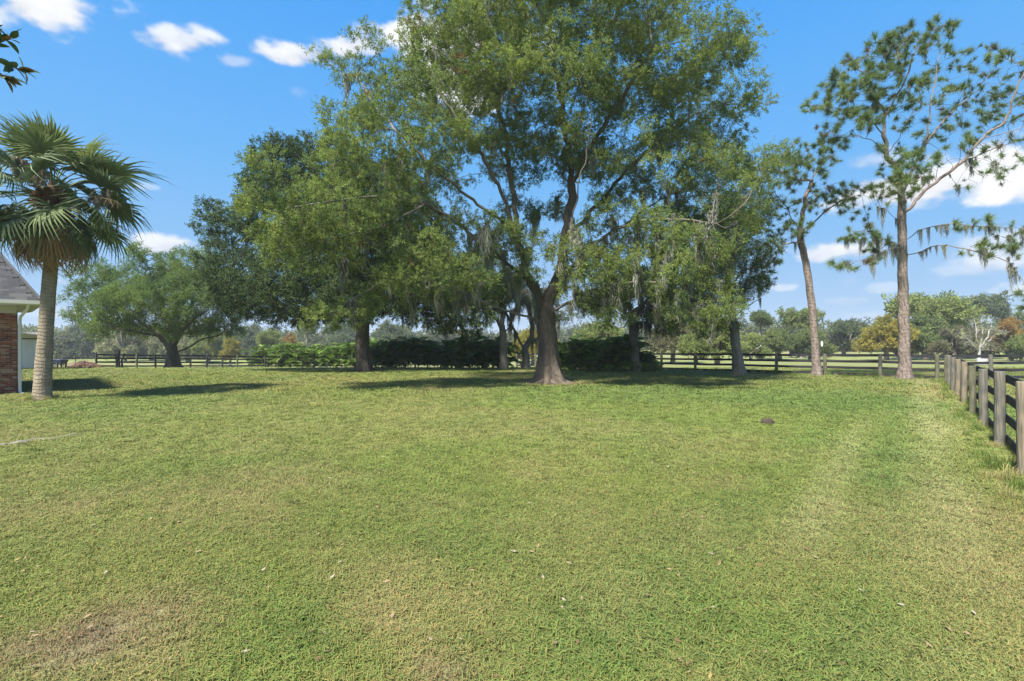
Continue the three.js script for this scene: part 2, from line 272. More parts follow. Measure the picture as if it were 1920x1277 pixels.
function mossClump(seed, n) {                               // grey strands hanging from a metre of bough
  const r = rng(seed), g = new Geo();
  for (let i = 0; i < n; i++) {
    const x = (r() - 0.5) * (r() - 0.3) * 0.75, z = (r() - 0.5) * 0.16, L = (0.25 + 0.75 * Math.pow(r(), 1.3)) * (1 - 0.9 * Math.abs(x)), yaw = r() * 3.14, w = 0.011 + 0.010 * r(), ph = r() * 9, sx = Math.cos(yaw) * w, sz = Math.sin(yaw) * w, lean = (r() - 0.5) * 0.15; let a, b;
    for (let k = 0; k <= 4; k++) { const t = k / 4, c = V(x * (1 - 0.45 * t) + 0.075 * Math.sin(ph + t * 7) + lean * t, -L * t + 0.03, z + 0.06 * Math.cos(ph * 1.7 + t * 6)), f = 1 - 0.75 * t, p = V(c.x - sx * f, c.y, c.z - sz * f), q = V(c.x + sx * f, c.y, c.z + sz * f); if (k) g.quad(a, b, q, p); a = p; b = q; }
    const v = 0.75 + 0.5 * r(); g.tint(v, v, v);
  }
  return g.build();
}
const mossGeo = mossClump(3, 60), mossMat = leafMat('spanish moss', 0.25, { vertexColors: true, roughness: 1 });

const Q0 = new THREE.Quaternion(), M0 = new THREE.Matrix4();
function facing(dir, roll) { const z = dir.clone().normalize(), up = Math.abs(z.y) > 0.97 ? V(1, 0, 0) : V(0, 1, 0), x = V(0, 0, 0).crossVectors(up, z).normalize(), y = V(0, 0, 0).crossVectors(z, x); return Q0.setFromRotationMatrix(M0.makeBasis(x, y, z)).multiply(new THREE.Quaternion().setFromAxisAngle(V(0, 0, 1), roll)).clone(); }

const barkOak = std(rgb(.17, .14, .115), { map: furrowCol, bumpMap: furrowTex, bumpScale: 0.035, roughness: 0.95 });
const barkDark = std(rgb(.12, .105, .09), { map: furrowCol, bumpMap: furrowTex, bumpScale: 0.03, roughness: 0.95 });
const barkPine = std(rgb(.29, .255, .23), { map: plateCol, bumpMap: plateTex, bumpScale: 0.025, roughness: 0.95 });
const barkGrey = std(rgb(.30, .28, .25), { map: furrowCol, bumpMap: furrowTex, bumpScale: 0.015, roughness: 0.95 });
const oakTwig = std(rgb(.17, .15, .125)), pineTwig = std(rgb(.20, .165, .14)), paleTwig = std(rgb(.36, .34, .30));

// one tree: { name, label, category, limbs, lobes, ... } -> trunk, branches, crown, spanish_moss
function plantTree(o) {
  const r = rng(o.seed), base = o.limbs[0][0], root = thing(o.name, o.label, o.category ?? 'tree', base, o.group);
  const attr = o.attr ?? fill(r, o.lobes, o.n, o.fill), t = finish(grow(r, o.limbs, attr, o.grow ?? {}), o.R, o.tip ?? 0.006), w = wood(t, { seed: o.seed, ...o.wood });
  const shift = (g) => g.translate(-base.x, -base.y, -base.z);
  part('trunk', shift(w.trunk.build()), o.bark, root);
  if (w.twigs.p.length) part('branches', shift(w.twigs.build()), o.twigMat ?? oakTwig, root);
  const mats = [], cols = [], { P, rad, par, kids } = t, L = o.leaf, dir = V(0, 0, 0), m = new THREE.Matrix4(), sc = V(0, 0, 0);
  if (L) for (let i = t.seeds; i < P.length; i++) {
    const end = !kids[i].length; if (rad[i] > L.below || (L.endsOnly && !end)) continue;
    const p = P[i]; if (L.keep && !L.keep(p, r)) continue;
    const k = (end ? L.ends : L.along); const c = Math.floor(k) + (r() < k % 1 ? 1 : 0);
    for (let q = 0; q < c; q++) {
      dir.subVectors(p, P[par[i]]).normalize(); dir.x += (r() - 0.5) * L.jit; dir.y += (r() - 0.5) * L.jit + (L.up ?? 0); dir.z += (r() - 0.5) * L.jit; const s = L.size * (L.mixed ? 0.5 + 0.9 * r() : 0.7 + 0.6 * r());
      m.compose(V(p.x - base.x + (r() - 0.5) * L.off, p.y - base.y + (r() - 0.5) * L.off, p.z - base.z + (r() - 0.5) * L.off), facing(dir, L.roll ? r() * 6.283 : (r() - 0.5) * 1.2), sc.set(s, s, s)); mats.push(m.clone());
      const h = clamp(0.5 + 1.1 * fbm(p.x * L.freq + o.seed, p.y * L.freq, p.z * L.freq, 3) + (r() - 0.5) * 0.5, 0, 1), v = 0.85 + 0.3 * r(); const c0 = r() < (L.odd?.[3] ?? 0) ? L.odd : null;
      cols.push(c0 ? rgb(c0[0], c0[1], c0[2]) : rgb(lerp(L.a[0], L.b[0], h) * v, lerp(L.a[1], L.b[1], h) * v, lerp(L.a[2], L.b[2], h) * v));
    }
  }
  if (mats.length) copies('crown', L.geo, L.mat, mats, cols, root, 'stuff');
  const mm = [], mc = [], S = o.moss;
  if (S) for (let i = 1; i < P.length; i++) {
    if (rad[i] < S.from || rad[i] > S.to) continue; for (let q = 0; q < (S.each ?? 1); q++) { if (!S.keep(P[i], r)) continue;
    const s = S.size * (0.5 + Math.pow(r(), 1.5)), d = V(0, 0, 0).subVectors(P[i], P[par[i]]); m.compose(V(P[i].x - base.x, P[i].y - base.y - rad[i] * 0.5, P[i].z - base.z), new THREE.Quaternion().setFromAxisAngle(V(0, 1, 0), Math.atan2(-d.z, d.x) + (r() - 0.5)), sc.set(s * (0.6 + 0.4 * r()), s * (0.7 + 0.8 * r()), s)); mm.push(m.clone()); const v = 0.8 + 0.4 * r(); mc.push(rgb(.225 * v, .235 * v, .185 * v)); }
  }
  if (mm.length) copies('spanish_moss', mossGeo, mossMat, mm, mc, root, 'stuff');
  if (o.report) console.log(o.name, 'nodes', P.length, 'sprays', mats.length, 'moss', mm.length, 'tris', (w.trunk.i.length + w.twigs.i.length) / 3);
  return root;
}
const limb = (...pts) => pts.map(([px, py, d]) => at(px, py, d));

// ------------------------------------------------------------------ the lawn and the fields
const gp = (px, py, e = EYE) => { const d = F * e / (py - CY); return [(px - CX) / F * d, d]; };
const dryPatches = [[430, 955, 1.3, .75], [330, 930, 1, .5], [560, 900, .9, .5], [230, 1190, .42, 1], [150, 1215, .35, .8], [30, 1235, .35, .9], [760, 1090, .55, .65], [830, 1180, .5, .5], [1000, 870, 1.1, .55], [1050, 900, .9, .45], [700, 1150, .35, .6], [330, 1140, .5, .5], [1130, 1160, .5, .45], [90, 960, 1, .5], [1310, 900, .8, .35], [1620, 960, .7, .4], [1850, 1080, .8, .5], [1780, 950, .7, .5], [560, 830, 1.6, .4], [880, 820, 1.5, .35], [120, 890, .9, .4], [300, 1250, .3, .5], [820, 1262, .2, .9], [1300, 1250, .35, .5]].map(([px, py, r, k]) => [...gp(px, py), r, k]);
const lushPatches = [[1100, 1180, .8, .5], [560, 1180, .5, .6], [1500, 1200, .8, .4], [850, 1060, .7, .4], [1700, 760, 3, .7], [1480, 745, 3, .6], [1150, 735, 5, .7], [150, 770, 3, .3], [1640, 900, .5, .5], [1680, 860, .5, .5], [420, 1110, .4, .4]].map(([px, py, r, k]) => [...gp(px, py), r, k]);
const FA = V(7.34, 0, -7.25), FD = V(15.1, 0, -19.15).normalize(), FN = V(-FD.z, 0, FD.x);          // the side fence, its direction, and across it towards the lawn
function lawnMix(x, z) {
  const d = -z; let dry = 0.16 + 1.1 * fbm(x * 0.22, 3, z * 0.22, 4) + 0.45 * fbm(x * 1.3, 8, z * 1.3, 3), lush = 0.25 + 0.7 * fbm(x * 0.35 + 40, 1, z * 0.35, 3), dirt = 0, pale = 0;
  for (const [a, b, r, k] of dryPatches) { const q = ((x - a) ** 2 + (d - b) ** 2) / (r * r); if (q < 6) { const e = Math.exp(-q) * k * (0.8 + 1.2 * fbm(x * 2.2, 5, z * 2.2, 3)); dry += e; if (k > 0.75) dirt += e * 0.9; } }
  for (const [a, b, r, k] of lushPatches) { const q = ((x - a) ** 2 + (d - b) ** 2) / (r * r); if (q < 6) { const e = Math.exp(-q) * k; lush += e; dry -= e * 0.6; } }
  const px = x - FA.x, pz = z - FA.z, side = -(px * FN.x + pz * FN.z), along = px * FD.x + pz * FD.z;      // metres from the fence on the lawn side
  const track = (c, w) => Math.exp(-(((side - c) / w) ** 2));
  if (d < 30) { const wob = 0.75 + 0.9 * fbm(x * 0.5, 2, z * 0.5, 3); pale = 0.7 * track(0.95 + 0.15 * n3(along * 0.3, 0, 0), 0.36) * wob * (0.35 + 0.65 * sstep(4.2, 6, d)) + 0.6 * track(2.1 + 0.15 * n3(along * 0.3, 4, 0), 0.26) * wob * sstep(15, 9, d) * sstep(4.2, 5.8, d); dry += 0.25 * track(0.8, 0.5) * wob + 0.5 * track(0.35, 0.35) * (0.6 + fbm(x, 7, z, 3)); lush += 0.35 * track(1.55, 0.25) + 0.3 * track(2.9, 0.4); }
  const r2 = Math.hypot(x - 1.9, d - 24); dirt += Math.exp(-((r2 / 1.7) ** 4)) * (1.0 + fbm(x * 1.5, 4, z * 1.5, 3)); const r3 = Math.hypot(x + 9.85, d - 33.5); dirt += 0.8 * Math.exp(-((r3 / 1.3) ** 4));
  const r4 = Math.hypot(x + 15.55, d - 16.8); dirt += 0.6 * Math.exp(-((r4 / 0.75) ** 4));
  return [clamp(dry * 0.9, 0, 1), clamp(lush, 0, 1), clamp(dirt * 0.62, 0, 0.9), clamp(pale, 0, 1)];
}
const GREEN = [.168, .212, .046], LUSH = [.115, .178, .038], DRY = [.27, .25, .10], STRAW = [.33, .345, .16], DIRT = [.15, .115, .07], HAY = [.17, .165, .07];
function lawnCol(x, z) {
  const [dry, lush, dirt, pale] = lawnMix(x, z); return [0, 1, 2].map((k) => lerp(lerp(lerp(lerp(GREEN[k], LUSH[k], lush), DRY[k], dry * 0.85), STRAW[k], pale * 0.75), DIRT[k], dirt * 0.8));
}
{
  const rings = [], S = 640; let r = 0.6; while (r < 3500) { rings.push(r); r *= r < 60 ? 1.018 : 1.05; }
  const p = [], c = [], u = [], idx = []; p.push(0, ground(0, 0), 0); c.push(...lawnCol(0, 0)); u.push(0, 0);
  for (const q of rings) for (let s = 0; s < S; s++) {
    const a = s / S * 2 * Math.PI, x = Math.cos(a) * q, z = Math.sin(a) * q, d = -z; p.push(x, ground(x, z), z); u.push(x / 1.1, z / 1.1);
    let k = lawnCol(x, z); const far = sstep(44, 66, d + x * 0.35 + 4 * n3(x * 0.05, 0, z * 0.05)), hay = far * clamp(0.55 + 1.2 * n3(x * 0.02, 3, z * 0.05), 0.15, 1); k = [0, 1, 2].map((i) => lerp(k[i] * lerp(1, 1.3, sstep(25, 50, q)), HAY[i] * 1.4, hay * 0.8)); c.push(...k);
  }
  for (let s = 0; s < S; s++) idx.push(0, 1 + (s + 1) % S, 1 + s);
  for (let k = 0; k < rings.length - 1; k++) for (let s = 0; s < S; s++) { const a = 1 + k * S + s, b = 1 + k * S + (s + 1) % S; idx.push(a, b, a + S, b, b + S, a + S); }
  const g = new THREE.BufferGeometry(); g.setAttribute('position', new THREE.Float32BufferAttribute(p, 3)); g.setAttribute('color', new THREE.Float32BufferAttribute(c, 3)); g.setAttribute('uv', new THREE.Float32BufferAttribute(u, 2)); g.setIndex(idx); g.computeVertexNormals();
  const m = new THREE.Mesh(g, std(rgb(1.0, 0.98, 0.95), { vertexColors: true, map: speck, bumpMap: speckBump, bumpScale: 0.03, roughness: 1 })); m.name = 'lawn'; m.receiveShadow = true; m.userData.kind = 'structure'; scene.add(m);
}
// grass blades, mown short, over the part of the lawn near enough to show them
{
  const tuftGeo = (seed, n, h, w, lie) => { const r = rng(seed), g = new Geo(); for (let i = 0; i < n; i++) { const a = r() * 6.283, o = V((r() - 0.5) * 0.09, 0, (r() - 0.5) * 0.09), hh = h * (0.5 + 0.8 * r()), l = lie * (0.3 + r()), d = V(Math.cos(a), 0, Math.sin(a)), s = V(-d.z, 0, d.x).multiplyScalar(w * (0.4 + 0.25 * r())), m = o.clone().addScaledVector(d, l * hh * 0.45); m.y += hh * 0.62; const e = o.clone().addScaledVector(d, l * hh * 1.3); e.y += hh * (0.95 - 0.35 * l); const b = o.clone(); b.y = -0.02; g.quad(b.clone().sub(s), b.clone().add(s), m.clone().add(s), m.clone().sub(s)); g.tri(m.clone().sub(s), m.clone().add(s), e); const v = 0.72 + 0.6 * r(), dry = r() < 0.14 ? 1 : 0; g.tint(v * (dry ? 1.55 : 1), v * (dry ? 1.1 : 1), v * (dry ? 1.3 : 1)); } return g.build(); };
  const mat = leafMat('grass', 0.3, { vertexColors: true, roughness: 0.75 });
  const r = rng(9), root = new THREE.Group(); root.name = 'grass'; scene.add(root); tag(root, 'short mown green and straw coloured grass covering the whole lawn', 'grass'); root.userData.kind = 'stuff';
  const zone = (d0, d1, density, geo, s0, s1, f0, f1, lift) => {
    const mats = [], cols = [], m = new THREE.Matrix4(), q = new THREE.Quaternion(), e = new THREE.Euler(), A = (d1 - d0) * (d0 + d1) * 1.06 + (d1 - d0) * 5, n = Math.round(A * density);
    for (let i = 0; i < n; i++) {
      let d; do { d = d0 + (d1 - d0) * r(); } while (r() > (d * 2.12 + 5) / (d1 * 2.12 + 5)); const x = (r() * 2 - 1) * (d * 1.06 + 2.5), z = -d;
      const px = x - FA.x, pz = z - FA.z, side = -(px * FN.x + pz * FN.z); if (r() > clamp((d - d0) / f0, 0, 1) || r() > clamp((d1 - d) / f1, 0, 1)) continue;
      const [dry, lush, dirt] = lawnMix(x, z); if (r() < dirt * 0.75 || r() < dry * 0.25) continue; const k = lawnCol(x, z), v = (0.85 + 0.3 * r()) * lift, near = Math.exp(-((side / 0.5) ** 2));
      const s = lerp(s0, s1, (d - d0) / (d1 - d0)) * (0.75 + 0.5 * r()) * (1 + 0.5 * near * r()) * (1 - 0.25 * dry + 0.25 * lush);
      m.compose(V(x, ground(x, z), z), q.setFromEuler(e.set((r() - 0.5) * 0.5, r() * 6.283, (r() - 0.5) * 0.5)), V(s * 1.15, s, s * 1.15)); mats.push(m.clone()); cols.push(rgb(k[0] * v, k[1] * v, k[2] * v));
    }
    copies('grass_blades', geo, mat, mats, cols, root, 'stuff');
  };
  zone(2.4, 10, 800, tuftGeo(1, 22, 0.036, 0.0042, 1.0), 0.95, 1.1, 0.01, 5, 1.2);
  zone(5, 20, 380, tuftGeo(2, 20, 0.037, 0.0058, 1.0), 1.05, 1.6, 5, 7, 1.14);
  zone(13, 46, 60, tuftGeo(3, 18, 0.04, 0.009, 1.0), 1.5, 2.6, 7, 8, 1.1);
}

// ------------------------------------------------------------------ fences
const postMat = std(rgb(.26, .222, .17), { map: grainCol, bumpMap: grainTex, bumpScale: 0.012 }), postMat2 = std(rgb(.18, .17, .148), { map: grainCol, bumpMap: grainTex, bumpScale: 0.012 }), mossyPost = std(rgb(.15, .15, .10), { map: grainCol, bumpMap: grainTex, bumpScale: 0.012 });
const blackBoard = std(rgb(.02, .021, .024), { bumpMap: grainTex, bumpScale: 0.006, roughness: 0.85 }), blackPost = std(rgb(.035, .035, .035), { bumpMap: grainTex, bumpScale: 0.008, roughness: 0.8 });
function roundPost(seed, r0, h) {
  const r = rng(seed), g = new Geo(), pts = [], rs = []; for (let k = 0; k <= 9; k++) { const t = k / 9; pts.push(V(0.012 * n3(seed, t * 3, 1), -0.3 + t * (h + 0.3), 0.012 * n3(seed, t * 3, 6))); rs.push(r0 * (1.04 - 0.06 * t)); } pts.push(V(0, h + 0.012, 0)); rs.push(r0 * 0.82);
  g.tube(pts, rs, 12, { vary: (a, l) => 1 + 0.05 * n3(Math.cos(a) * 2.5 + seed, Math.sin(a) * 2.5, l * 1.2) + 0.025 * Math.cos(a * 5 + seed), u0: seed * 0.3 }); return g.build();
}
function board(parent, a, b, h, t, seed) {                   // a plank from a to b (points local to parent), sagging a trifle
  const g = new THREE.BoxGeometry(1, h, t, 6, 1, 1), p = g.attributes.position, uv = g.attributes.uv, L = a.distanceTo(b);
  for (let i = 0; i < p.count; i++) { const x = p.getX(i); p.setX(i, x * L); p.setY(i, p.getY(i) + 0.012 * n3(seed, x * 2.2, 3) - 0.008 * (1 - 4 * x * x)); p.setZ(i, p.getZ(i) + 0.008 * n3(seed, x * 2, 8)); uv.setXY(i, p.getY(i) * 1.2 + seed * 0.3, (x * L) * 0.5 + seed * 0.71); }
  g.computeVertexNormals(); const m = part('board', g, blackBoard, parent); m.position.copy(a).add(b).multiplyScalar(0.5); const d = V(0, 0, 0).subVectors(b, a); m.rotation.set(0, Math.atan2(-d.z, d.x), Math.atan2(d.y, Math.hypot(d.x, d.z)), 'YXZ'); return m;
}
// posts at the given places; boards on the side given by off (metres across)
function boardFence(name, label, spots, { H = 1.35, off = 0.1, rows = [0.17, 0.54, 0.9, 1.27], hgt = 0.145, square = 0.11, mats = [postMat, postMat2], round = 0.085, skip = () => false, ends = true } = {}) {
  const root = thing(name, label, 'fence', spots[0]); const loc = spots.map((s) => s.clone().sub(spots[0])), n = loc.length;
  spots.forEach((s, i) => { if (!skip(i)) { const m = part('post', roundPost(i * 7 + n, round, H + 0.09 * (n3(i * 3.7, 1, n) + 0.2)), mats[i % mats.length], root); m.position.copy(loc[i]); m.rotation.set(0.07 * n3(i * 1.37, 5.3, 1.1), i * 1.7, 0.07 * n3(i * 1.71, 9.2, 1.4)); } });
  for (let i = 0; i < n - 1; i++) { const d = V(0, 0, 0).subVectors(loc[i + 1], loc[i]); d.y = 0; d.normalize(); const nrm = V(-d.z, 0, d.x).multiplyScalar(off); for (const y of rows) { const e = 0.02 * n3(i * 2.3, y * 7, n), f = 0.02 * n3(i * 1.3 + 9, y * 7, n); board(root, loc[i].clone().add(nrm).add(V(d.x * 0.004, y + e, d.z * 0.004)), loc[i + 1].clone().add(nrm).add(V(-d.x * 0.004, y + f, -d.z * 0.004)), hgt, 0.028, i * 5 + y * 3); } }
  return root;
}
{
  // along the right of the lawn, from beside the camera to the corner
  const side = []; for (let k = -1; k <= 8; k++) { const a = k * 2.7; const p = FA.clone().addScaledVector(FD, a); p.y = ground(p.x, p.z); side.push(p); }
  boardFence('side_fence', 'dark board fence with weathered grey round posts running along the right of the lawn', side, { off: 0.1, mats: [postMat, postMat, postMat2, postMat2, mossyPost], round: 0.082 });
  // across the back on the right, corner to the far trees
  const A = onGround(1240, 39.4), B = onGround(1650, 28.7), step = 2.84, dir = V(0, 0, 0).subVectors(B, A).setY(0).normalize(), back = [];
  for (let k = -6; k <= 5; k++) { const p = A.clone().addScaledVector(dir, k * step); if (k === 5) p.copy(B); p.y = ground(p.x, p.z); back.push(p); } const C = onGround(1757, 26.6); back.push(C);
  boardFence('back_fence', 'black four board fence across the back right of the lawn behind the pines', back, { off: -0.1, mats: [mossyPost, mossyPost, postMat2], round: 0.095 });
  const right = [C]; for (let k = 1; k <= 6; k++) { const p = C.clone().addScaledVector(V(1, 0, 0.03), k * 2.75); p.y = ground(p.x, p.z); right.push(p); }
  boardFence('paddock_fence', 'black board fence continuing right of the corner beyond the side fence', right, { off: -0.1, mats: [blackPost, postMat2], round: 0.09, skip: (i) => i === 0 });
  // back left
  const l0 = onGround(180, 47), l1 = onGround(545, 62), left = []; const n = 12; for (let k = 0; k <= n + 8; k++) { const p = l0.clone().lerp(l1, k / n); p.y = ground(p.x, p.z); left.push(p); }
  boardFence('far_fence', 'low dark board fence across the back left behind the spreading tree', left, { off: -0.1, mats: [blackPost, blackPost, mossyPost], round: 0.09, rows: [0.2, 0.56, 0.92, 1.26] });
}
{ // wire fence at the far left
  const a = onGround(178, 47), b = onGround(20, 43), root = thing('wire_fence', 'thin wire fence with slim steel posts left of the board fence', 'fence', a), st = std(rgb(.09, .085, .08), { metalness: 0.4, roughness: 0.6 });
  for (let k = 1; k <= 4; k++) { const p = a.clone().lerp(b, k / 4); p.y = ground(p.x, p.z); p.sub(a); const m = part('post', bx(0.05, 1.2, 0.05, 0, 0.55, 0), st, root); m.position.copy(p); }
  for (const h of [0.35, 0.7, 1.05]) { const g = new Geo(), e = b.clone(); e.y = ground(b.x, b.z); e.sub(a); g.tube([V(0, h, 0), e.clone().multiplyScalar(0.5).setY(e.y * 0.5 + h - 0.02), e.clone().setY(e.y + h)], [0.008, 0.008, 0.008], 4, {}); part('wire', g.build(), st, root); }
}

// ------------------------------------------------------------------ the big oak in the middle
const mossyBelow = (y0, y1, thr) => (p, r) => p.y > y0 && p.y < y1 && r() < thr;
const leafBright = leafMat('laurel oak leaves', 0.55, { vertexColors: true }), leafDarkMat = leafMat('live oak leaves', 0.35, { vertexColors: true, roughness: 0.6 });
const bigOak = plantTree({
  name: 'oak_tree', label: 'huge spreading oak with bright green leaves and flared trunk in the middle', seed: 11, R: 0.45, tip: 0.004, bark: barkOak, report: true,
  limbs: [
    limb([1030, 716, 24], [1028, 650, 24], [1024, 600, 24], [1026, 560, 24]),
    limb([1026, 575, 24], [1050, 510, 24.2], [1060, 440, 24.5], [1072, 350, 24.8], [1060, 250, 25], [1040, 120, 25], [1030, 20, 25]),
    limb([1060, 440, 24.5], [1120, 385, 25], [1175, 320, 25.5], [1240, 260, 26], [1310, 210, 26.5]),
    limb([1072, 350, 24.8], [1110, 270, 24], [1170, 180, 23.5], [1220, 90, 23]),
    limb([1022, 585, 24], [990, 520, 23.6], [965, 430, 23], [925, 330, 22.6], [870, 240, 22.2], [810, 150, 22]),
    limb([965, 430, 23], [880, 370, 22], [800, 300, 21.3], [720, 220, 21.5], [670, 150, 22.5]),
    limb([975, 470, 23.2], [960, 350, 24.5], [940, 220, 25], [900, 80, 25.5]),
    limb([990, 540, 23.6], [900, 450, 22], [800, 385, 20.6], [700, 370, 19.8], [610, 380, 19.2], [540, 390, 19]),
    limb([1022, 605, 24], [975, 590, 23.2], [915, 570, 22.2], [840, 535, 21.2], [750, 520, 20.5], [660, 560, 19.8]),
    limb([800, 385, 20.6], [730, 420, 20], [650, 440, 19.5], [580, 460, 19.2]),
    limb([1040, 545, 24], [1100, 470, 22.8], [1180, 420, 22], [1270, 410, 21.4], [1340, 420, 21.2]),
    limb([1032, 590, 24], [1085, 555, 23], [1150, 535, 22], [1230, 530, 21.4], [1300, 560, 21]),
    limb([1058, 480, 24.4], [1140, 440, 26], [1230, 380, 27], [1320, 340, 27.5]),
    limb([1026, 580, 24], [1000, 520, 26], [930, 460, 28], [860, 400, 29.5]),
    limb([1050, 500, 24.2], [1070, 430, 22], [1090, 330, 20.5], [1110, 220, 20]),
  ],
  lobes: [
    [1000, 40, 240, 130, 24.5, 6], [1030, -50, 200, 80, 24.5, 5], [850, 110, 100, 105, 23, 4.5], [685, 150, 62, 78, 23, 2.5, 1.2], [640, 215, 40, 30, 22, 1.5], [1215, 100, 110, 120, 24.5, 5.5], [1310, 190, 85, 95, 25.5, 4.5], [1370, 230, 48, 75, 25.5, 3],
    [1330, 360, 90, 80, 25, 4.5], [1100, 210, 180, 110, 24, 5.5, .48], [960, 210, 150, 110, 24, 5.5, .48], [1200, 330, 120, 80, 25, 5, .42],
    [800, 250, 120, 100, 21.5, 4], [700, 270, 80, 70, 20.5, 3], [640, 370, 135, 85, 19.6, 3.2, 1.35], [545, 400, 62, 80, 19.2, 2.2, 1.3], [590, 465, 80, 50, 19.3, 2, 1.2], [640, 575, 55, 35, 19.8, 1.3, 1.3], [700, 520, 90, 60, 20.2, 2.3], [800, 470, 110, 90, 21, 3], [860, 540, 90, 60, 21.5, 2.5, .9],
    [930, 470, 80, 70, 22, 3, .8], [1130, 450, 120, 60, 22, 3, .95], [1120, 530, 70, 45, 22.5, 2.5, 1.1], [1010, 350, 90, 60, 26, 4, .2], [1230, 480, 130, 75, 21.6, 3.2], [1290, 560, 95, 55, 21.2, 2.5], [1180, 560, 80, 45, 22, 2, 1.3], [1350, 470, 60, 70, 23, 2.5], [1010, 440, 100, 40, 21, 2, .5],
  ],
  n: 18500, fill: { gap: -0.08, freq: 0.5, shell: 0.35, clump: 720, cr: 0.85 }, grow: { D: 0.29, di: 2.2, dk: 0.33, most: 30000, wander: 0.2, up: 0.0 },
  wood: { flare: 0.75, flareH: 0.5, lobes: 6, limbK: 0.82, limbR: 0.07, thin: 0.0055, sides: 26, taper: 0.86 },
  leaf: { geo: puff(21, 7, 7, 0.42, 0.105, 0.044), mat: leafBright, below: 0.014, ends: 2.4, along: 1.15, jit: 1.5, off: 0.4, size: 0.88, roll: true, freq: 0.32, a: [.108, .172, .046], b: [.275, .345, .068], odd: [.20, .10, .035, .004] },
  moss: { from: 0.005, to: 0.3, size: 1.0, each: 2, keep: (p, r) => p.y > 3.4 && p.z < -19.5 && r() < (p.y < 7.5 ? 0.6 : p.y < 10 ? 0.2 : 0.01) * (p.x > -2 && p.x < 9.5 ? 1 : 0.35) * sstep(-0.2, 0.2, n3(p.x * 0.6, p.y * 0.6, p.z * 0.6)) },
});
{ // roots that run out from the foot of the big oak, half in the ground
  const g = new Geo(), r = rng(14), b = bigOak.position; for (let k = 0; k < 9; k++) { const a = k * 0.7 + 0.3 * r(), L = 0.9 + 1.0 * r(), pts = [], rs = []; for (let i = 0; i <= 7; i++) { const t = i / 7, R = 0.45 + L * t, w = a + 0.35 * Math.sin(t * 3 + k * 2) * t, x = Math.cos(w) * R, z = Math.sin(w) * R; pts.push(V(x, ground(b.x + x, b.z + z) - b.y + 0.14 * (1 - t) * (1 - t) + 0.015 * Math.sin(i * 2 + k) - 0.05 * t, z)); rs.push(0.13 * (1 - t) + 0.03); } g.tube(pts, rs, 8, { vary: (q, l) => 1 + 0.12 * n3(Math.cos(q) * 2, Math.sin(q) * 2 + k, l * 3) }); } part('roots', g.build(), barkOak, bigOak);
}
// ------------------------------------------------------------------ the dark live oak behind it on the left
plantTree({
  name: 'live_oak', label: 'dense dark green live oak with a slim black trunk left of the big oak', seed: 23, R: 0.42, tip: 0.007, bark: barkDark, twigMat: barkDark, report: true,
  limbs: [limb([682, 694, 33.7], [680, 650, 33.7], [679, 608, 33.7], [676, 585, 33.7]), limb([678, 600, 33.7], [620, 540, 34], [540, 500, 34.5], [450, 480, 35], [400, 460, 35.5]), limb([676, 585, 33.7], [650, 480, 35], [600, 380, 36], [560, 310, 37]), limb([677, 590, 33.7], [720, 500, 35], [760, 420, 36], [800, 360, 36]), limb([678, 598, 33.7], [600, 590, 33], [500, 570, 33], [430, 560, 33.5]), limb([678, 598, 33.7], [770, 570, 34], [860, 560, 34.5])],
  lobes: [[530, 400, 80, 90, 36, 4.5], [430, 430, 52, 50, 36, 3], [400, 400, 22, 25, 36, 1.5, .6], [450, 530, 60, 75, 34.5, 4], [600, 320, 110, 50, 37, 5], [500, 305, 35, 30, 37, 2], [540, 290, 20, 22, 37, 1.2], [560, 540, 120, 72, 34, 5], [700, 450, 150, 140, 36.5, 6], [660, 570, 100, 40, 33, 4], [800, 540, 100, 75, 35, 5], [860, 590, 70, 45, 35, 3], [900, 530, 60, 50, 36, 3]],
  n: 6500, fill: { gap: -0.3, freq: 0.4, shell: 0.6 }, grow: { D: 0.38, di: 2.8, dk: 0.45, most: 14000, wander: 0.2 }, wood: { flare: 0.5, flareH: 0.35, limbR: 0.08, thin: 0.008, taper: 0.9 },
  leaf: { geo: puff(22, 7, 7, 0.42, 0.10, 0.05), mat: leafDarkMat, below: 0.02, ends: 3.5, along: 1.8, jit: 1.2, off: 0.45, size: 1.15, roll: true, freq: 0.3, a: [.045, .09, .028], b: [.105, .165, .042] },
  moss: { from: 0.02, to: 0.15, size: 0.9, keep: mossyBelow(3, 6.5, 0.08) },
});
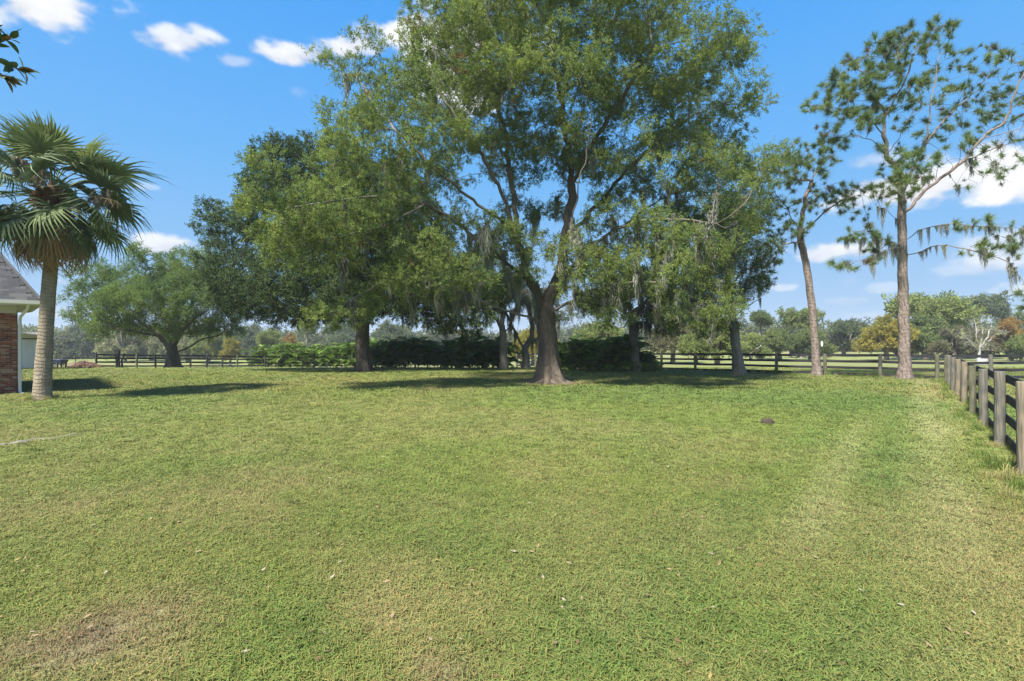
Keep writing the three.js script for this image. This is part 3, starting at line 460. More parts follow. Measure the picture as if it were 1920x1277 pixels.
// ------------------------------------------------------------------ the round spreading tree at the left fence
plantTree({
  name: 'spreading_tree', label: 'airy umbrella shaped green tree standing at the fence on the left', seed: 31, R: 0.5, tip: 0.009, bark: barkDark, twigMat: barkDark, report: true,
  limbs: [limb([325, 692, 45], [324, 672, 45], [323, 655, 45]), limb([322, 660, 45], [300, 632, 45], [265, 605, 45], [225, 580, 45], [185, 560, 45]), limb([323, 655, 45], [318, 600, 44], [325, 550, 44], [345, 510, 44]), limb([318, 610, 44], [295, 550, 45], [270, 515, 45]), limb([324, 655, 45], [350, 600, 46], [365, 550, 46], [372, 500, 46]), limb([325, 668, 45], [352, 652, 45], [378, 637, 45], [415, 628, 45]), limb([323, 650, 45], [350, 610, 43], [390, 580, 43]), limb([300, 632, 45], [240, 620, 44], [190, 610, 44]), limb([318, 600, 44], [280, 580, 47.5], [240, 545, 48])],
  lobes: [[370, 490, 50, 26, 46, 3], [300, 492, 48, 28, 45, 3], [218, 525, 55, 32, 45, 3], [185, 555, 42, 22, 45, 2.5], [190, 600, 42, 32, 44.5, 2.5], [165, 585, 24, 20, 44.5, 1.5], [250, 570, 62, 32, 43, 3], [330, 560, 85, 40, 43, 3.5], [400, 545, 40, 40, 46, 3], [400, 600, 45, 34, 45, 2.5], [270, 605, 60, 22, 46, 3, .6], [350, 610, 60, 20, 43.5, 2, .6], [250, 535, 60, 25, 48.5, 2], [330, 525, 55, 25, 47, 3]],
  n: 4600, fill: { gap: -0.08, freq: 0.36, shell: 0.4, clump: 210, cr: 1.0 }, grow: { D: 0.4, di: 3, dk: 0.45, most: 8500, wander: 0.15 }, wood: { flare: 0.5, flareH: 0.4, limbR: 0.1, thin: 0.009 },
  leaf: { geo: puff(24, 7, 6, 0.5, 0.13, 0.06), mat: leafBright, below: 0.02, ends: 3.3, along: 1.5, jit: 1.2, off: 0.4, size: 1, roll: true, freq: 0.3, a: [.09, .165, .045], b: [.20, .285, .06] },
  moss: { from: 0.03, to: 0.2, size: 0.9, keep: mossyBelow(1.5, 5, 0.06) },
});

// ------------------------------------------------------------------ pines on the right
const needleMat = leafMat('pine needles', 0.4, { vertexColors: true, roughness: 0.7 }), pineTuft = tuft(41, 110, 0.30, 0.013), pineLeaf = { geo: pineTuft, mat: needleMat, below: 0.011, ends: 2.3, along: 0.5, jit: 0.9, up: 0.25, off: 0.2, mixed: true, size: 0.95, roll: true, freq: 0.5, a: [.095, .155, .055], b: [.21, .29, .08], odd: [.17, .12, .05, .03] };
plantTree({
  name: 'pine_tree', label: 'tallest pine with straight plated trunk and open crown near the fence corner', seed: 47, R: 0.265, tip: 0.0065, bark: barkPine, twigMat: pineTwig, report: true,
  limbs: [
    limb([1697, 707, 27], [1696, 620, 27], [1693, 520, 27], [1692, 440, 27], [1690, 370, 27], [1685, 320, 27], [1664, 296, 27]),
    limb([1664, 296, 27], [1657, 250, 26.8], [1664, 214, 26.7], [1690, 165, 26.5], [1712, 110, 26.2], [1722, 75, 26]),
    limb([1666, 292, 27], [1690, 250, 27.3], [1712, 196, 27.5], [1700, 165, 27.6]),
    limb([1690, 370, 27], [1712, 320, 27.2], [1729, 280, 27.4], [1745, 215, 27.6], [1752, 150, 27.8], [1762, 70, 28]),
    limb([1694, 405, 27], [1715, 380, 27], [1749, 345, 26.8], [1801, 306, 26.5], [1844, 257, 26.2], [1893, 214, 26], [1913, 148, 25.8], [1950, 90, 25.6]),
    limb([1844, 257, 26.2], [1880, 250, 25.8], [1930, 235, 25.4]), limb([1801, 306, 26.5], [1850, 285, 27.2], [1910, 262, 28]),
    limb([1729, 280, 27.4], [1780, 215, 28], [1830, 170, 28.4], [1870, 120, 28.8]),
    limb([1694, 484, 27], [1720, 474, 26.6], [1760, 459, 26], [1803, 466, 25.4], [1850, 477, 24.8], [1893, 494, 24.3], [1916, 522, 24], [1928, 575, 23.8]),
    limb([1693, 450, 27], [1730, 430, 26.4], [1771, 420, 25.9], [1815, 424, 25.5], [1860, 424, 25]),
    limb([1690, 466, 27], [1660, 450, 26.5], [1630, 436, 26], [1600, 434, 25.6]), limb([1690, 466, 27], [1655, 470, 26], [1615, 488, 25.4], [1575, 496, 25]),
    limb([1690, 425, 27], [1668, 400, 26.6], [1645, 385, 26.2]), limb([1657, 250, 26.8], [1625, 222, 26.2], [1580, 205, 25.8], [1515, 196, 25.4]), limb([1664, 214, 26.7], [1640, 170, 26.2], [1610, 130, 25.8], [1580, 120, 25.5]),
    limb([1664, 290, 27], [1640, 265, 26.3], [1600, 255, 25.8], [1560, 252, 25.4]), limb([1690, 380, 27], [1720, 350, 25.8], [1760, 335, 25]),
  ],
  lobes: [[1585, 160, 55, 36, 26, 2.2], [1545, 192, 45, 14, 25.6, 1.6, 1.4], [1640, 120, 60, 42, 26.5, 2.4], [1700, 90, 60, 40, 26.5, 2.4], [1758, 72, 26, 32, 27.6, 1.4], [1590, 240, 55, 26, 25.8, 2], [1660, 180, 60, 40, 26.5, 2.4], [1800, 150, 75, 50, 27.8, 2.6, .8], [1880, 150, 60, 55, 27, 2.6, .8], [1945, 150, 50, 70, 26, 2.5, .6], [1770, 210, 80, 45, 27.8, 2.6, .7], [1850, 215, 80, 45, 27, 2.6, .7], [1900, 265, 60, 40, 26.5, 2.2, .7],
    [1760, 290, 70, 30, 27, 2.2, .6], [1706, 318, 48, 34, 25.6, 1.7, 1.5], [1680, 350, 48, 26, 25.6, 1.6, 1.4], [1612, 440, 40, 22, 25.8, 1.3], [1615, 490, 50, 14, 25.3, 1.4], [1650, 462, 35, 18, 26, 1.2, .7], [1830, 418, 55, 14, 25.4, 1.4], [1868, 462, 50, 20, 24.8, 1.5], [1915, 430, 30, 25, 24.6, 1.5], [1918, 545, 14, 40, 24, .8], [1850, 330, 60, 26, 26.6, 2, .7]],
  n: 2600, fill: { gap: -0.3, freq: 0.6 }, grow: { D: 0.25, di: 2.2, dk: 0.36, most: 6000, wander: 0.34 }, wood: { flare: 0.35, flareH: 0.3, lobes: 7, limbK: 0.66, limbR: 0.045, thin: 0.005, taper: 0.8, sides: 20 },
  leaf: { ...pineLeaf, keep: (p, r) => r() < (p.y < 9.5 ? 0.85 : p.x > 22.2 && p.y < 16 ? 0.38 : p.x > 21.2 ? 0.55 : 1) },
  moss: { from: 0.0085, to: 0.12, size: 0.72, each: 2, keep: (p, r) => r() < (p.y < 9 ? 0.5 : p.y < 12 ? 0.14 : 0.01) && p.x > 16.5 && n3(p.x * 0.9, p.y * 0.9, p.z * 0.9) > -0.15 },
});
plantTree({
  name: 'pine_tree', label: 'slender leaning pine with a bent bare trunk between the oak and the tall pine', seed: 53, R: 0.21, tip: 0.0065, bark: barkPine, twigMat: pineTwig, report: true,
  limbs: [limb([1533, 700, 30], [1527, 620, 30], [1518, 540, 30], [1503, 455, 30], [1496, 430, 30]), limb([1496, 430, 30], [1480, 398, 29.8], [1462, 370, 29.6], [1436, 345, 29.4]), limb([1498, 435, 30], [1512, 375, 30], [1520, 340, 30], [1545, 305, 30], [1560, 290, 30]), limb([1520, 340, 30], [1490, 335, 29.5], [1455, 320, 29.3], [1425, 318, 29]), limb([1503, 440, 30], [1540, 405, 29.5], [1580, 375, 29.2], [1610, 365, 29]), limb([1502, 450, 30], [1470, 460, 29.3], [1440, 490, 29], [1425, 530, 28.8]), limb([1512, 375, 30], [1560, 345, 30.4], [1620, 342, 30.6], [1650, 345, 30.8])],
  lobes: [[1550, 290, 32, 28, 30, 1.4, 1.2], [1500, 290, 45, 20, 29.6, 1.5, 1.2], [1440, 320, 50, 24, 29.3, 1.8], [1500, 330, 50, 26, 29.6, 1.7], [1545, 375, 50, 24, 29.4, 1.6, 1.2], [1590, 365, 38, 22, 29.2, 1.3], [1475, 430, 40, 26, 29.5, 1.5, 1.2], [1440, 480, 30, 34, 29, 1.2, .8], [1424, 530, 16, 30, 28.8, .8, .7], [1610, 400, 30, 20, 29.4, 1, .7], [1440, 390, 30, 30, 29.5, 1.2, .5]],
  n: 1500, fill: { gap: -0.3, freq: 0.6 }, grow: { D: 0.25, di: 2.2, dk: 0.36, most: 3500, wander: 0.3 }, wood: { flare: 0.3, flareH: 0.25, lobes: 6, limbK: 0.7, limbR: 0.045, thin: 0.005, taper: 0.85, sides: 16 }, leaf: { ...pineLeaf, ends: 1.9, along: 0.3 },
  moss: { from: 0.01, to: 0.1, size: 0.5, keep: mossyBelow(5.5, 9.2, 0.12) },
});
// a mossy tree with a creeper up its trunk, right of the oak
plantTree({
  name: 'mossy_tree', label: 'tall mossy tree with leafy creeper round its trunk at the back fence', seed: 59, R: 0.27, tip: 0.008, bark: barkGrey, report: true,
  limbs: [limb([1387, 697, 31], [1378, 630, 31], [1368, 560, 31], [1360, 470, 31], [1350, 380, 31], [1343, 300, 31]), limb([1360, 470, 31], [1395, 420, 30.6], [1420, 375, 30.2]), limb([1362, 500, 31], [1320, 450, 31], [1290, 400, 31]), limb([1366, 540, 31], [1400, 505, 30.4], [1430, 500, 30]), limb([1368, 560, 31], [1325, 530, 31], [1275, 530, 31]), limb([1372, 590, 31], [1330, 585, 30.4], [1285, 590, 30]), limb([1372, 600, 31], [1400, 575, 30.6], [1425, 560, 30.3])],
  lobes: [[1350, 330, 50, 50, 31, 2.2], [1395, 400, 48, 45, 30.8, 2], [1320, 430, 60, 50, 31, 2.4], [1390, 480, 50, 40, 30.6, 2], [1330, 540, 70, 45, 31, 2.4], [1285, 590, 60, 34, 30.6, 2], [1405, 540, 34, 36, 30.4, 1.5], [1350, 600, 40, 30, 30.4, 1.4], [1425, 570, 16, 24, 30.2, .8]],
  n: 3000, fill: { gap: -0.12, freq: 0.5, clump: 120, cr: 0.8 }, grow: { D: 0.3, di: 2.4, dk: 0.38, most: 4500, wander: 0.2 }, wood: { flare: 0.35, flareH: 0.3, limbR: 0.06, thin: 0.0065 },
  leaf: { geo: puff(25, 6, 6, 0.42, 0.11, 0.045), mat: leafBright, below: 0.016, ends: 2.4, along: 1.3, jit: 0.9, off: 0.3, size: 0.95, freq: 0.4, a: [.085, .135, .04], b: [.18, .24, .055] },
  moss: { from: 0.01, to: 0.1, size: 0.8, keep: mossyBelow(2.2, 8, 0.35) },
});
for (const [label, seed, limbs, lobes, n] of [
  ['slim grey mossy tree standing against the right end of the dark fronds', 61, [limb([1192, 692, 34.5], [1189, 650, 34.5], [1186, 610, 34.5], [1182, 570, 34.5]), limb([1186, 600, 34.5], [1150, 570, 34], [1110, 560, 33.5]), limb([1184, 590, 34.5], [1225, 560, 34], [1270, 560, 33.6])], [[1180, 540, 80, 40, 34.5, 3], [1120, 560, 50, 30, 34, 2], [1250, 570, 55, 34, 34, 2.2], [1210, 600, 40, 18, 33.6, 1.6]], 1700],
  ['thin straight grey trunked tree left of the big oak trunk', 67, [limb([945, 686, 38.5], [944, 640, 38.5], [941, 590, 38.5], [938, 540, 38.5]), limb([942, 610, 38.5], [910, 570, 38], [880, 550, 38]), limb([944, 630, 38.5], [962, 595, 38.5], [975, 560, 38.5])], [[930, 520, 60, 40, 38.5, 3], [880, 545, 40, 30, 38, 2], [975, 545, 40, 26, 38.5, 2], [900, 590, 26, 14, 38, 1.5]], 1100],
  ['forked grey trunked tree just left of the big oak trunk', 71, [limb([986, 686, 40], [986, 670, 40], [984, 655, 40]), limb([984, 655, 40], [970, 630, 40], [958, 605, 40], [945, 580, 40]), limb([985, 655, 40], [997, 630, 40], [996, 600, 40], [992, 560, 40]), limb([990, 645, 40], [1008, 635, 40], [1022, 610, 40])], [[960, 560, 50, 26, 40, 2.5], [1000, 550, 50, 30, 40, 2.5], [1030, 590, 40, 26, 40, 2]], 1000],
]) plantTree({ name: 'mossy_tree', label, seed, limbs, lobes, n, R: 0.27, tip: 0.009, bark: barkGrey, grow: { D: 0.33, di: 2.6, dk: 0.4, most: 3500, wander: 0.25 }, wood: { flare: 0.3, flareH: 0.25, limbR: 0.06, thin: 0.008 }, leaf: { geo: puff(26, 6, 5, 0.42, 0.12, 0.05), mat: leafDarkMat, below: 0.018, ends: 2, along: 0.8, jit: 1, off: 0.3, size: 1, roll: true, freq: 0.4, a: [.045, .075, .03], b: [.095, .135, .05] }, moss: { from: 0.009, to: 0.12, size: 1.0, each: 2, keep: mossyBelow(1.9, 7, 0.6) } });

// ------------------------------------------------------------------ shrubs of long arching fronds under the trees
function frondGeo(seed, L, pairs, leafL, leafW) {
  const r = rng(seed), g = new Geo(), spine = (t) => V(0, 0.62 * L * t * (1.35 - t) , 0.72 * L * t * (0.55 + 0.6 * t)); const pts = []; for (let k = 0; k <= 6; k++) pts.push(spine(k / 6));
  g.tube(pts, pts.map((_, k) => 0.012 * (1 - k / 8)), 3, { cap: false }); g.tint(1.1, 1, 0.8);
  for (let i = 0; i < pairs; i++) for (const sgn of [-1, 1]) { const t = 0.2 + 0.8 * (i + 0.5 * r()) / pairs, o = spine(t), f = spine(Math.min(1.02, t + 0.05)).sub(spine(t - 0.03)).normalize(), out = V(sgn, 0.25, 0).addScaledVector(f, 0.9).normalize(), l = leafL * Math.sin(Math.PI * (0.18 + 0.75 * t)) * (0.8 + 0.4 * r()), nr = V(0, 1, -0.6).normalize(), sd = V(0, 0, 0).crossVectors(out, nr).normalize().multiplyScalar(leafW * 0.5), m = o.clone().addScaledVector(out, l * 0.5), e = o.clone().addScaledVector(out, l); e.y -= 0.2 * l; m.y += 0.03 * l; g.tri(o, m.clone().add(sd), e); g.tri(o, e, m.clone().sub(sd)); const v = 0.8 + 0.4 * r(); g.tint(v, v, v); }
  return g.build();
}
const frondBushGeo = frondGeo(5, 1.5, 15, 0.55, 0.11), frondMat = leafMat('glossy fronds', 0.5, { vertexColors: true, roughness: 0.5, specularIntensity: 0.5 });
function frondShrub(label, px, d, w, h, a, b, seed, group) {
  const p = onGround(px, d), r = rng(seed), root = thing('frond_shrub', label, 'shrub', p, group), mats = [], cols = [], m = new THREE.Matrix4(), e = new THREE.Euler(), q = new THREE.Quaternion(), st = new Geo();
  for (let s = 0; s < 9; s++) { const a0 = r() * 6.283, R = Math.sqrt(r()) * w * 0.42, x = Math.cos(a0) * R, z = Math.sin(a0) * R * 0.8, hh = h * (0.45 + 0.3 * r()); st.tube([V(x, -0.1, z), V(x + (r() - 0.5) * 0.2, hh * 0.5, z + (r() - 0.5) * 0.2), V(x + (r() - 0.5) * 0.4, hh, z + (r() - 0.5) * 0.4)], [0.05, 0.04, 0.03], 5, {}); }
  part('stem', st.build(), pineTwig, root);
  for (let i = 0; i < 210; i++) { const a0 = r() * 6.283, R = Math.sqrt(r()) * w * 0.5, y = h * (0.02 + 0.68 * r()) * (1 - 0.5 * (R / w)), s = Math.min(1.05, h / 3.2) * (0.6 + 0.5 * r()), v = 0.75 + 0.5 * r(), k = clamp(r() * 1.2, 0, 1); m.compose(V(Math.cos(a0) * R, y, Math.sin(a0) * R * 0.75), q.setFromEuler(e.set((r() - 0.4) * 0.8, r() * 6.283, (r() - 0.5) * 0.4, 'YXZ')), V(s, s, s)); mats.push(m.clone()); cols.push(rgb(lerp(a[0], b[0], k) * v, lerp(a[1], b[1], k) * v, lerp(a[2], b[2], k) * v)); }
  copies('fronds', frondBushGeo, frondMat, mats, cols, root, 'stuff');
}
const DG = [.15, .27, .065], DG2 = [.25, .39, .09], BG = [.14, .24, .045], BG2 = [.25, .36, .065];
[500, 548, 596, 644, 686].forEach((px, i) => frondShrub(['bright green shrub at the far left end of the leafy row', 'bright shrub of the leafy row rising behind the fence end', 'sunlit shrub in the middle of the bright leafy row', 'sunlit shrub just left of the live oak trunk', 'bright shrub half hidden by the black live oak trunk'][i], px, 64 - i * 2, 4.6, 3.9 + 0.4 * Math.sin(i * 2), BG, BG2, 300 + i));
[728, 778, 828, 878, 922].forEach((px, i) => frondShrub(['green shrub just right of the black live oak trunk', 'dark shrub second to the right of the live oak trunk', 'dark leafy shrub in the shade midway between both oak trunks', 'deep green shrub right of the middle of the shaded row', 'dark shrub beside the thin straight grey trunk'][i], px, 43 - i * 0.6, 3.1, 3.3 + 0.3 * Math.sin(i * 2.3), i < 1 ? BG : DG, i < 2 ? BG2 : DG2, 320 + i));
[1076, 1122, 1166].forEach((px, i) => frondShrub(['dark frond shrub right beside the big oak trunk', 'dark frond shrub in the middle of the clump right of the oak', 'dark frond shrub left of the slim grey tree'][i], px, 36.5 - i * 0.5, 2.5, 3.0 + 0.2 * i, DG, DG2, 340 + i));
frondShrub('small spiky dark shrub right of the slim grey tree at the fence end', 1210, 35.5, 1.3, 2.0, DG, DG2, 350);

// ------------------------------------------------------------------ trees beyond the fences
const bgSpray = puff(71, 8, 6, 0.8, 0.26, 0.14, { twig: 0.008 }), bgMat = leafMat('far leaves', 0.45, { vertexColors: true });
function farTree(name, label, px, top, hw, d, style, a, b, seed, group) {
  const r = rng(seed), p = onGround(px, d), y1 = EYE - (top - CY) / F * d, H = y1 - p.y, W = hw / F * d, k = F / d, by = CY + (EYE - p.y) * k, X = (f) => px + f * hw, Y = (f) => by - f * (by - top), limbs = [], lobes = [];
  if (style === 'pine') {
    limbs.push(limb([px, by, d], [px + 3 * (r() - 0.5), Y(0.4), d], [px + 5 * (r() - 0.5), Y(0.8), d])); for (let i = 0; i < 6; i++) limbs.push(limb([px, Y(0.55 + 0.3 * r()), d], [X((r() - 0.5) * 1.4), Y(0.8 + 0.1 * r()), d + (r() - 0.5) * W * 1.5]));
    for (let i = 0; i < 9; i++) lobes.push([X((r() - 0.5) * 1.4), Y(0.72 + 0.24 * r()), hw * (0.2 + 0.2 * r()), hw * 0.16, d + (r() - 0.5) * W, W * 0.35]); lobes.push([px, Y(0.9), hw * 0.6, (by - top) * 0.08, d, W * 0.5]);
  } else {
    limbs.push(limb([px, by, d], [px, Y(0.15), d], [px + (r() - 0.5) * 6, Y(0.3), d])); for (let i = 0; i < 6; i++) { const u = (i + 0.5) / 6 * 2 - 1; limbs.push(limb([px, Y(0.2 + 0.1 * r()), d], [X(u * 0.5), Y(0.5), d + (r() - 0.5) * W], [X(u * 0.8), Y(0.85 - 0.35 * u * u), d + (r() - 0.5) * W])); }
    for (let i = 0; i < 11; i++) { const u = (r() * 2 - 1), f = 0.3 + 0.6 * r() * (1 - 0.4 * u * u); lobes.push([X(u * 0.72), Y(f), hw * (0.25 + 0.15 * r()), (by - top) * (0.09 + 0.06 * r()), d + (r() * 2 - 1) * W * 0.6, W * 0.4]); } lobes.push([px, Y(0.86), hw * 0.4, (by - top) * 0.14, d, W * 0.4]);
  }
  const bare = style === 'bare', big = clamp(W / 3.5, 0.7, 2.2);
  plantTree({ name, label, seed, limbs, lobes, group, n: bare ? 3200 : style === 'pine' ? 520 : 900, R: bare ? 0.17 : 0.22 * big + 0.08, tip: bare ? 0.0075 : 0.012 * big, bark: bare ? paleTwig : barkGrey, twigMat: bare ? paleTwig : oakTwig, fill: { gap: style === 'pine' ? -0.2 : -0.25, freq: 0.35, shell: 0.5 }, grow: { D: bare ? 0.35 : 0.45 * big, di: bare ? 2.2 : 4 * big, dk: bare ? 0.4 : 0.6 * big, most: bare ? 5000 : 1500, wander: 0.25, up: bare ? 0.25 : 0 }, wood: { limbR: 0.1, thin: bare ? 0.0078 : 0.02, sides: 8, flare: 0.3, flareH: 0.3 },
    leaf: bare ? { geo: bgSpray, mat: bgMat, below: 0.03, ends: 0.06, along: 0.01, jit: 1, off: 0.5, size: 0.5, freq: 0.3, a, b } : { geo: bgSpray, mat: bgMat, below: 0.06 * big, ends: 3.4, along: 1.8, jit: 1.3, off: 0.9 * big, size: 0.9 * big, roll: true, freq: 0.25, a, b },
    moss: bare ? { from: 0.014, to: 0.1, size: 1, keep: (q, rr) => rr() < 0.1 } : null });
}
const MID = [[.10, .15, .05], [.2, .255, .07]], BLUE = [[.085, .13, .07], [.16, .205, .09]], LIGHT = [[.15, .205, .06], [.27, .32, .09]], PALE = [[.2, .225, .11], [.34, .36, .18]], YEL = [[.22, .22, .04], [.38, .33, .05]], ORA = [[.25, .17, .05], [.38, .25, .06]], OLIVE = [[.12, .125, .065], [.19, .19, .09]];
[
  ['pine_tree', 'far round topped pine with a thin trunk right of the creeper covered tree', 1425, 585, 27, 95, 'pine', MID], ['pine_tree', 'far pine with a flat bright green top behind the leaning pine', 1503, 585, 44, 100, 'pine', LIGHT],
  ['far_tree', 'bluish green rounded tree right of the leaning pine', 1582, 604, 44, 112, 'oak', BLUE], ['far_tree', 'low green tree behind the fence left of the leaning pine', 1462, 622, 38, 92, 'oak', MID], ['far_tree', 'green rounded tree directly behind the leaning pine', 1520, 618, 40, 90, 'oak', MID], ['far_tree', 'mid green low tree under the round topped far pine', 1408, 630, 32, 84, 'oak', LIGHT],
  ['far_tree', 'yellow green autumn tree left of the tall pine trunk', 1662, 598, 48, 84, 'oak', YEL], ['pine_tree', 'broad far pine with a layered green crown behind the tall pine', 1742, 567, 78, 96, 'pine', LIGHT], ['far_tree', 'grey green oak behind the tall pine trunk', 1735, 600, 62, 88, 'oak', MID], ['far_tree', 'olive oak between the tall pine and the bare tree', 1790, 618, 42, 82, 'oak', OLIVE],
  ['pine_tree', 'dark far pine with an open umbrella crown above the bare tree', 1832, 559, 60, 122, 'pine', BLUE], ['bare_tree', 'pale leafless tree with upright branches beyond the fence corner', 1836, 588, 56, 66, 'bare', PALE], ['far_tree', 'orange autumn tree at the right edge of the view', 1896, 598, 30, 80, 'oak', ORA], ['far_tree', 'green tree at the right edge below the orange tree', 1930, 632, 40, 76, 'oak', MID], ['far_tree', 'dull green tree behind the bare pale tree', 1850, 628, 46, 98, 'oak', OLIVE], ['pine_tree', 'far pine cut by the right edge above the orange tree', 1950, 585, 40, 110, 'pine', MID],
  ['far_tree', 'light green bushy tree behind the creeper covered trunk', 1345, 598, 46, 58, 'oak', LIGHT], ['far_tree', 'pale mossy tree behind the hanging moss right of the oak', 1262, 600, 50, 66, 'oak', OLIVE], ['far_tree', 'low bright green tree behind the back fence posts', 1305, 628, 36, 60, 'oak', LIGHT], ['far_tree', 'yellow green tree seen through the gap beside the big oak trunk', 1000, 622, 42, 66, 'oak', YEL], ['far_tree', 'light green tree behind the frond clump', 1130, 612, 54, 70, 'oak', LIGHT],
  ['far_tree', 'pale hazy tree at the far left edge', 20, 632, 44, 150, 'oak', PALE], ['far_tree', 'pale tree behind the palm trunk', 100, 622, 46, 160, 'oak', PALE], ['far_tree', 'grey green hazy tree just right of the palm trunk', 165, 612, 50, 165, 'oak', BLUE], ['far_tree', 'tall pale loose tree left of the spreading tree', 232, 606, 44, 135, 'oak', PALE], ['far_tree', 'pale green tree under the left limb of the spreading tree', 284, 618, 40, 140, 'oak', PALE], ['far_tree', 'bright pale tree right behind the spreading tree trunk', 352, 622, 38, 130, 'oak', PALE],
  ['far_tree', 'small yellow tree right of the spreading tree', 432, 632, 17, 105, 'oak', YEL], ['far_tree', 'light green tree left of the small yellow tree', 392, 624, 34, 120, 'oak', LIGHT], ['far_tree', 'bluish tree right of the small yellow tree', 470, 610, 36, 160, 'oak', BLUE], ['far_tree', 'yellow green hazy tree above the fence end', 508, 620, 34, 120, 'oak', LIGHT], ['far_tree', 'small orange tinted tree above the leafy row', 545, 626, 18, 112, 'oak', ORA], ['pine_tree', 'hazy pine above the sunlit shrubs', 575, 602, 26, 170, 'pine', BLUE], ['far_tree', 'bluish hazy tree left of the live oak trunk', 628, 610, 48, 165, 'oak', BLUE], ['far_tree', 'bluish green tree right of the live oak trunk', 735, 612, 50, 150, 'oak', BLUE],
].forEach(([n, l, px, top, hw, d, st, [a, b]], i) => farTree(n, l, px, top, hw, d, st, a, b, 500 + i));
{ // the woods that close the view all round, too far to tell one tree from another
  const r = rng(88), mats = [], cols = [], m = new THREE.Matrix4(), e = new THREE.Euler(), q = new THREE.Quaternion();
  for (let i = 0; i < 26000; i++) { const az = r() * 6.283, R = 195 + 70 * r() * r() + 15 * Math.sin(az * 7), x = Math.cos(az) * R, z = Math.sin(az) * R, top = 7.5 + 4.5 * n3(x * 0.05, 1, z * 0.05) + 3 * n3(x * 0.15, 4, z * 0.15), y = ground(x, z) + top * Math.pow(r(), 0.7), s = 2.2 + 1.8 * r(), v = 0.8 + 0.4 * r(), h = clamp(0.5 + 1.4 * n3(x * 0.06, 9, z * 0.06), 0, 1), w = clamp(1.6 * n3(x * 0.08, 20, z * 0.08) - 0.35, 0, 0.5); m.compose(V(x, y, z), q.setFromEuler(e.set(r() * 6, r() * 6, r() * 6)), V(s, s, s)); mats.push(m.clone()); cols.push(rgb(lerp(lerp(.09, .18, h), .32, w) * v, lerp(lerp(.125, .21, h), .29, w) * v, lerp(.065, .09, h) * v)); }
  const w = copies('distant_woods', bgSpray, bgMat, mats, cols, scene, 'stuff'); tag(w, 'far hazy belt of woods closing the horizon all round', 'woods'); w.userData.kind = 'stuff';
}
scene.fog = new THREE.FogExp2(new THREE.Color().setRGB(.85, .91, 1.0), 0.00045);

